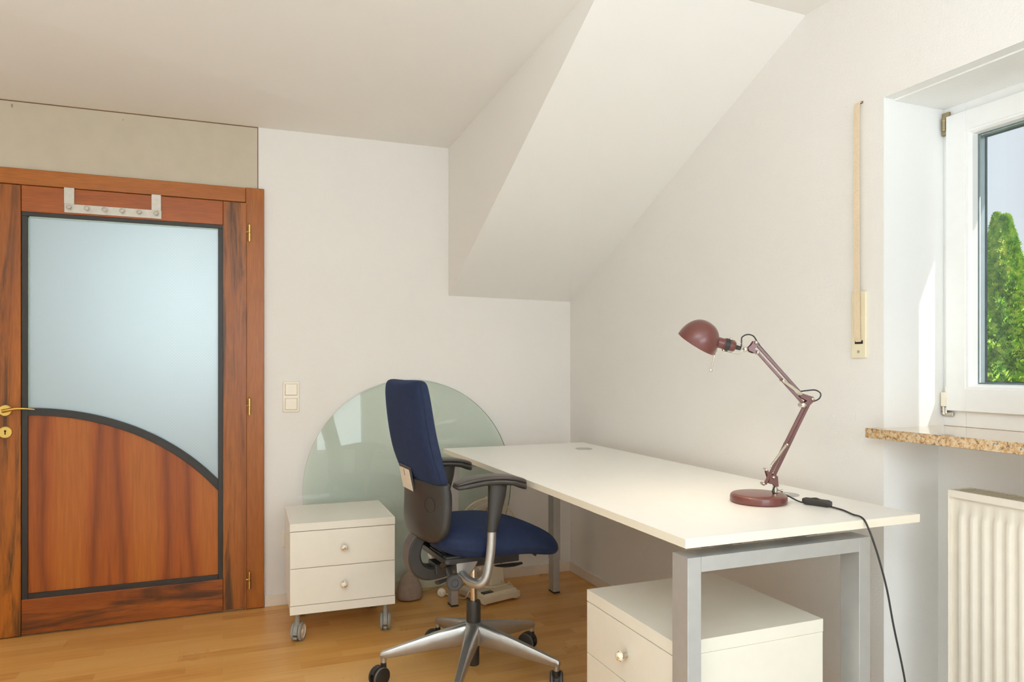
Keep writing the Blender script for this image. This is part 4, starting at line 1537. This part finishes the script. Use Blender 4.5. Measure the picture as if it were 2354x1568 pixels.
obj('fan_blade', bm, plain('amber_fan_blade', srgb(206, 178, 140), 0.25), fn)
bm = NB()
GRd = 0.176
def ringpt(r, a, h):
    return HC + (u_ * math.cos(a) + v2 * math.sin(a)) * r + fd * h
for rr_, h, th in ((GRd, 0.0, 0.0048), (GRd - 0.022, 0.028, 0.0016), (0.105, 0.044, 0.0016), (0.050, 0.050, 0.002), (GRd - 0.020, -0.030, 0.0016), (0.100, -0.048, 0.0016)):
    pts = [ringpt(rr_, 2 * PI * k / 64, h) for k in range(65)]
    tube(bm, pts, th, 6)
for k in range(84):
    a = 2 * PI * k / 84
    tube(bm, [ringpt(0.030, a, 0.052), ringpt(0.10, a + 0.10, 0.045), ringpt(GRd - 0.022, a + 0.20, 0.028), ringpt(GRd, a + 0.23, 0.002)], 0.0010, 4)
    tube(bm, [ringpt(0.045, a, -0.05), ringpt(0.10, a - 0.05, -0.048), ringpt(GRd - 0.020, a - 0.10, -0.030), ringpt(GRd, a - 0.12, -0.002)], 0.0010, 4)
lathe(bm, [(0, 0.050), (0.034, 0.050), (0.034, 0.054), (0.028, 0.057), (0, 0.057)], HC, fd, 28)
for a in (0.5, 2.2, 3.9, 5.6):
    c = ringpt(GRd + 0.004, a, 0)
    ball(bm, c, 0.0075, 6)
obj('fan_grille', bm, M['fan'], fn)
bm = NB()
fi = (Matrix.Translation((1.285, 3.50, 0)) @ Matrix.Rotation(math.radians(15), 4, 'Z')).inverted()
def FW(x, y, z):
    return fi @ Vector((x, y, z))
tube(bm, [(0.075, 0.02, 0.060), (0.085, 0.07, 0.075), (0.05, 0.10, 0.085), (-0.03, 0.07, 0.075), (-0.06, -0.01, 0.070), (0.0, -0.06, 0.066), (0.09, -0.04, 0.062), (0.125, 0.0, 0.055), (0.130, -0.04, 0.030), (0.10, -0.115, 0.012), (0.04, -0.120, 0.022)], 0.0034, 8, sub=6)
tube(bm, [(0.06, -0.02, 0.062), (0.10, 0.03, 0.07), (0.07, 0.085, 0.078), (-0.02, 0.075, 0.072), (-0.075, 0.0, 0.064), (-0.118, 0.01, 0.05), (-0.135, 0.03, 0.012), FW(1.105, 3.575, 0.006), FW(1.075, 3.595, 0.014)], 0.0034, 8, sub=6)
fc = obj('fan_cord', bm, M['fan'], fn)
bm = NB()
pc = FW(1.057, 3.600, 0.024)
lathe(bm, [(0, -0.020), (0.013, -0.020), (0.019, -0.006), (0.0215, 0.004), (0.0215, 0.016), (0.0185, 0.018), (0, 0.018)], pc, (-0.55, -0.8, 0.05), 24)
for s_ in (-1, 1):
    q = Vector(pc) + Vector((0.8, -0.55, 0)).normalized() * 0.0095 * s_
    cyl(bm, q, q + Vector((-0.55, -0.8, 0.05)).normalized() * 0.034, 0.0024, n=10)
obj('power_plug', bm, M['white_plastic'], fc)

# ------------------------------------------------------------ cloth bag (door stop)
bg_ = NB()
rings = []
nn = 40
for i in range(17):
    t = i / 16
    z = 0.148 * t
    rad = 0.0715 * (1 - t ** 2.6) ** 0.8 * (0.88 + 0.12 * min(1, t * 4) ** 0.6) * (1 - 0.16 * t) + 0.0015
    if i == 0:
        rad *= 0.80
    r = []
    for k in range(nn):
        a = 2 * PI * k / nn
        fold = 1 + 0.07 * t * math.cos(3 * a + 5 * t) + 0.05 * noise.noise(Vector((math.cos(a) * 1.6, math.sin(a) * 1.6, t * 3)))
        if 2.8 < a < 4.1:
            fold -= 0.05 * math.exp(-((a - 3.9 - 0.3 * t) ** 2) / 0.01) * (1 if 0.25 < t < 0.9 else 0)
        r.append((rad * fold * math.cos(a), rad * fold * 0.92 * math.sin(a), z + (0.004 * math.cos(2 * a) * t)))
    rings.append(r)
loft(bg_, rings)
o = obj('door_stop_bag', bg_, M['bag'], None, smooth=70, subsurf=1, loc=(0.893, 3.626, 0.0))
tag(o, 'small taupe cloth weight bag on the floor against the glass disc', 'bag')

# ------------------------------------------------------------ outside: garden and conifers
bm = NB()
poly(bm, [(XO + 0.01, -30, -2.8), (60, -30, -2.8), (60, 50, -2.8), (XO + 0.01, 50, -2.8)])
tag(obj('ground', bm, M['soil'], smooth=0), 'garden lawn below the window', 'lawn', kind='structure')


def conifer(loc, h, rbase, seed, label, n_spray):
    t = thing('conifer_tree', label, 'tree', loc, group='conifers outside the window')
    rnd = random.Random(seed)
    bm = NB()
    cyl(bm, (0, 0, 0), (0, 0, h * 0.8), 0.10, 0.03, 10)
    obj('trunk', bm, M['bark'], t)
    verts, faces = [], []
    def R(z):
        q = 1 - z / h
        return rbase * min(1.0, q * h / 2.4) ** 1.1
    for _ in range(n_spray):
        z = h * (0.40 + 0.60 * rnd.random() ** 0.85)
        a = rnd.random() * 2 * PI
        lobe = noise.noise(Vector((math.cos(a) * 1.5 + seed, math.sin(a) * 1.5, z * 1.6))) * 0.40 + noise.noise(Vector((math.cos(a) * 4 + seed, math.sin(a) * 4, z * 7))) * 0.38
        rr = (R(z) * (1 + lobe)) * (0.74 + 0.28 * rnd.random())
        c = Vector((math.cos(a) * rr, math.sin(a) * rr, z))
        out = Vector((math.cos(a), math.sin(a), 0.9 + rnd.random() * 0.9)).normalized()
        side = out.cross(Vector((rnd.random() - 0.5, rnd.random() - 0.5, rnd.random() - 0.5))).normalized()
        L_ = 0.032 + 0.036 * rnd.random()
        for j in range(4):
            an = (j - 1.5) * 0.42
            d1 = (out * math.cos(an) + side * math.sin(an)).normalized()
            d2 = d1.cross(side.cross(out)).normalized()
            d2 = (side * math.cos(an) - out * math.sin(an)).normalized()
            b = len(verts)
            wv = 0.008
            verts += [c - d2 * wv * 0.5, c + d2 * wv * 0.5, c + d1 * L_ * 0.6 + d2 * wv, c + d1 * L_, c + d1 * L_ * 0.6 - d2 * wv]
            faces.append((b, b + 1, b + 2, b + 3, b + 4))
    me = bpy.data.meshes.new('foliage')
    me.from_pydata([tuple(v) for v in verts], [], faces)
    me.materials.append(M['leaf'])
    o = bpy.data.objects.new('foliage', me)
    sc.collection.objects.link(o)
    o.parent = t
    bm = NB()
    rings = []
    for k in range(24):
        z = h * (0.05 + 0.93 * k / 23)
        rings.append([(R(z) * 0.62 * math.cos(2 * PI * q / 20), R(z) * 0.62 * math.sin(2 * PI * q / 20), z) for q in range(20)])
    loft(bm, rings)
    obj('inner_foliage', bm, plain('inner_shade_green', srgb(40, 66, 26), 0.9, var=0.3, scale=10), t)  # dark core colour stands in for shade in the gaps between sprays
    return t


conifer((7.0, 4.64, -2.8), 5.42, 0.70, 3, 'tall green conifer outside, its pointed tip highest in the window', 42000)
conifer((8.6, 5.80, -2.8), 5.80, 0.75, 5, 'green conifer outside, its tip just beside the window frame', 24000)
conifer((7.6, 4.08, -2.8), 5.05, 0.80, 11, 'lower green conifer outside at the right edge of the window', 24000)
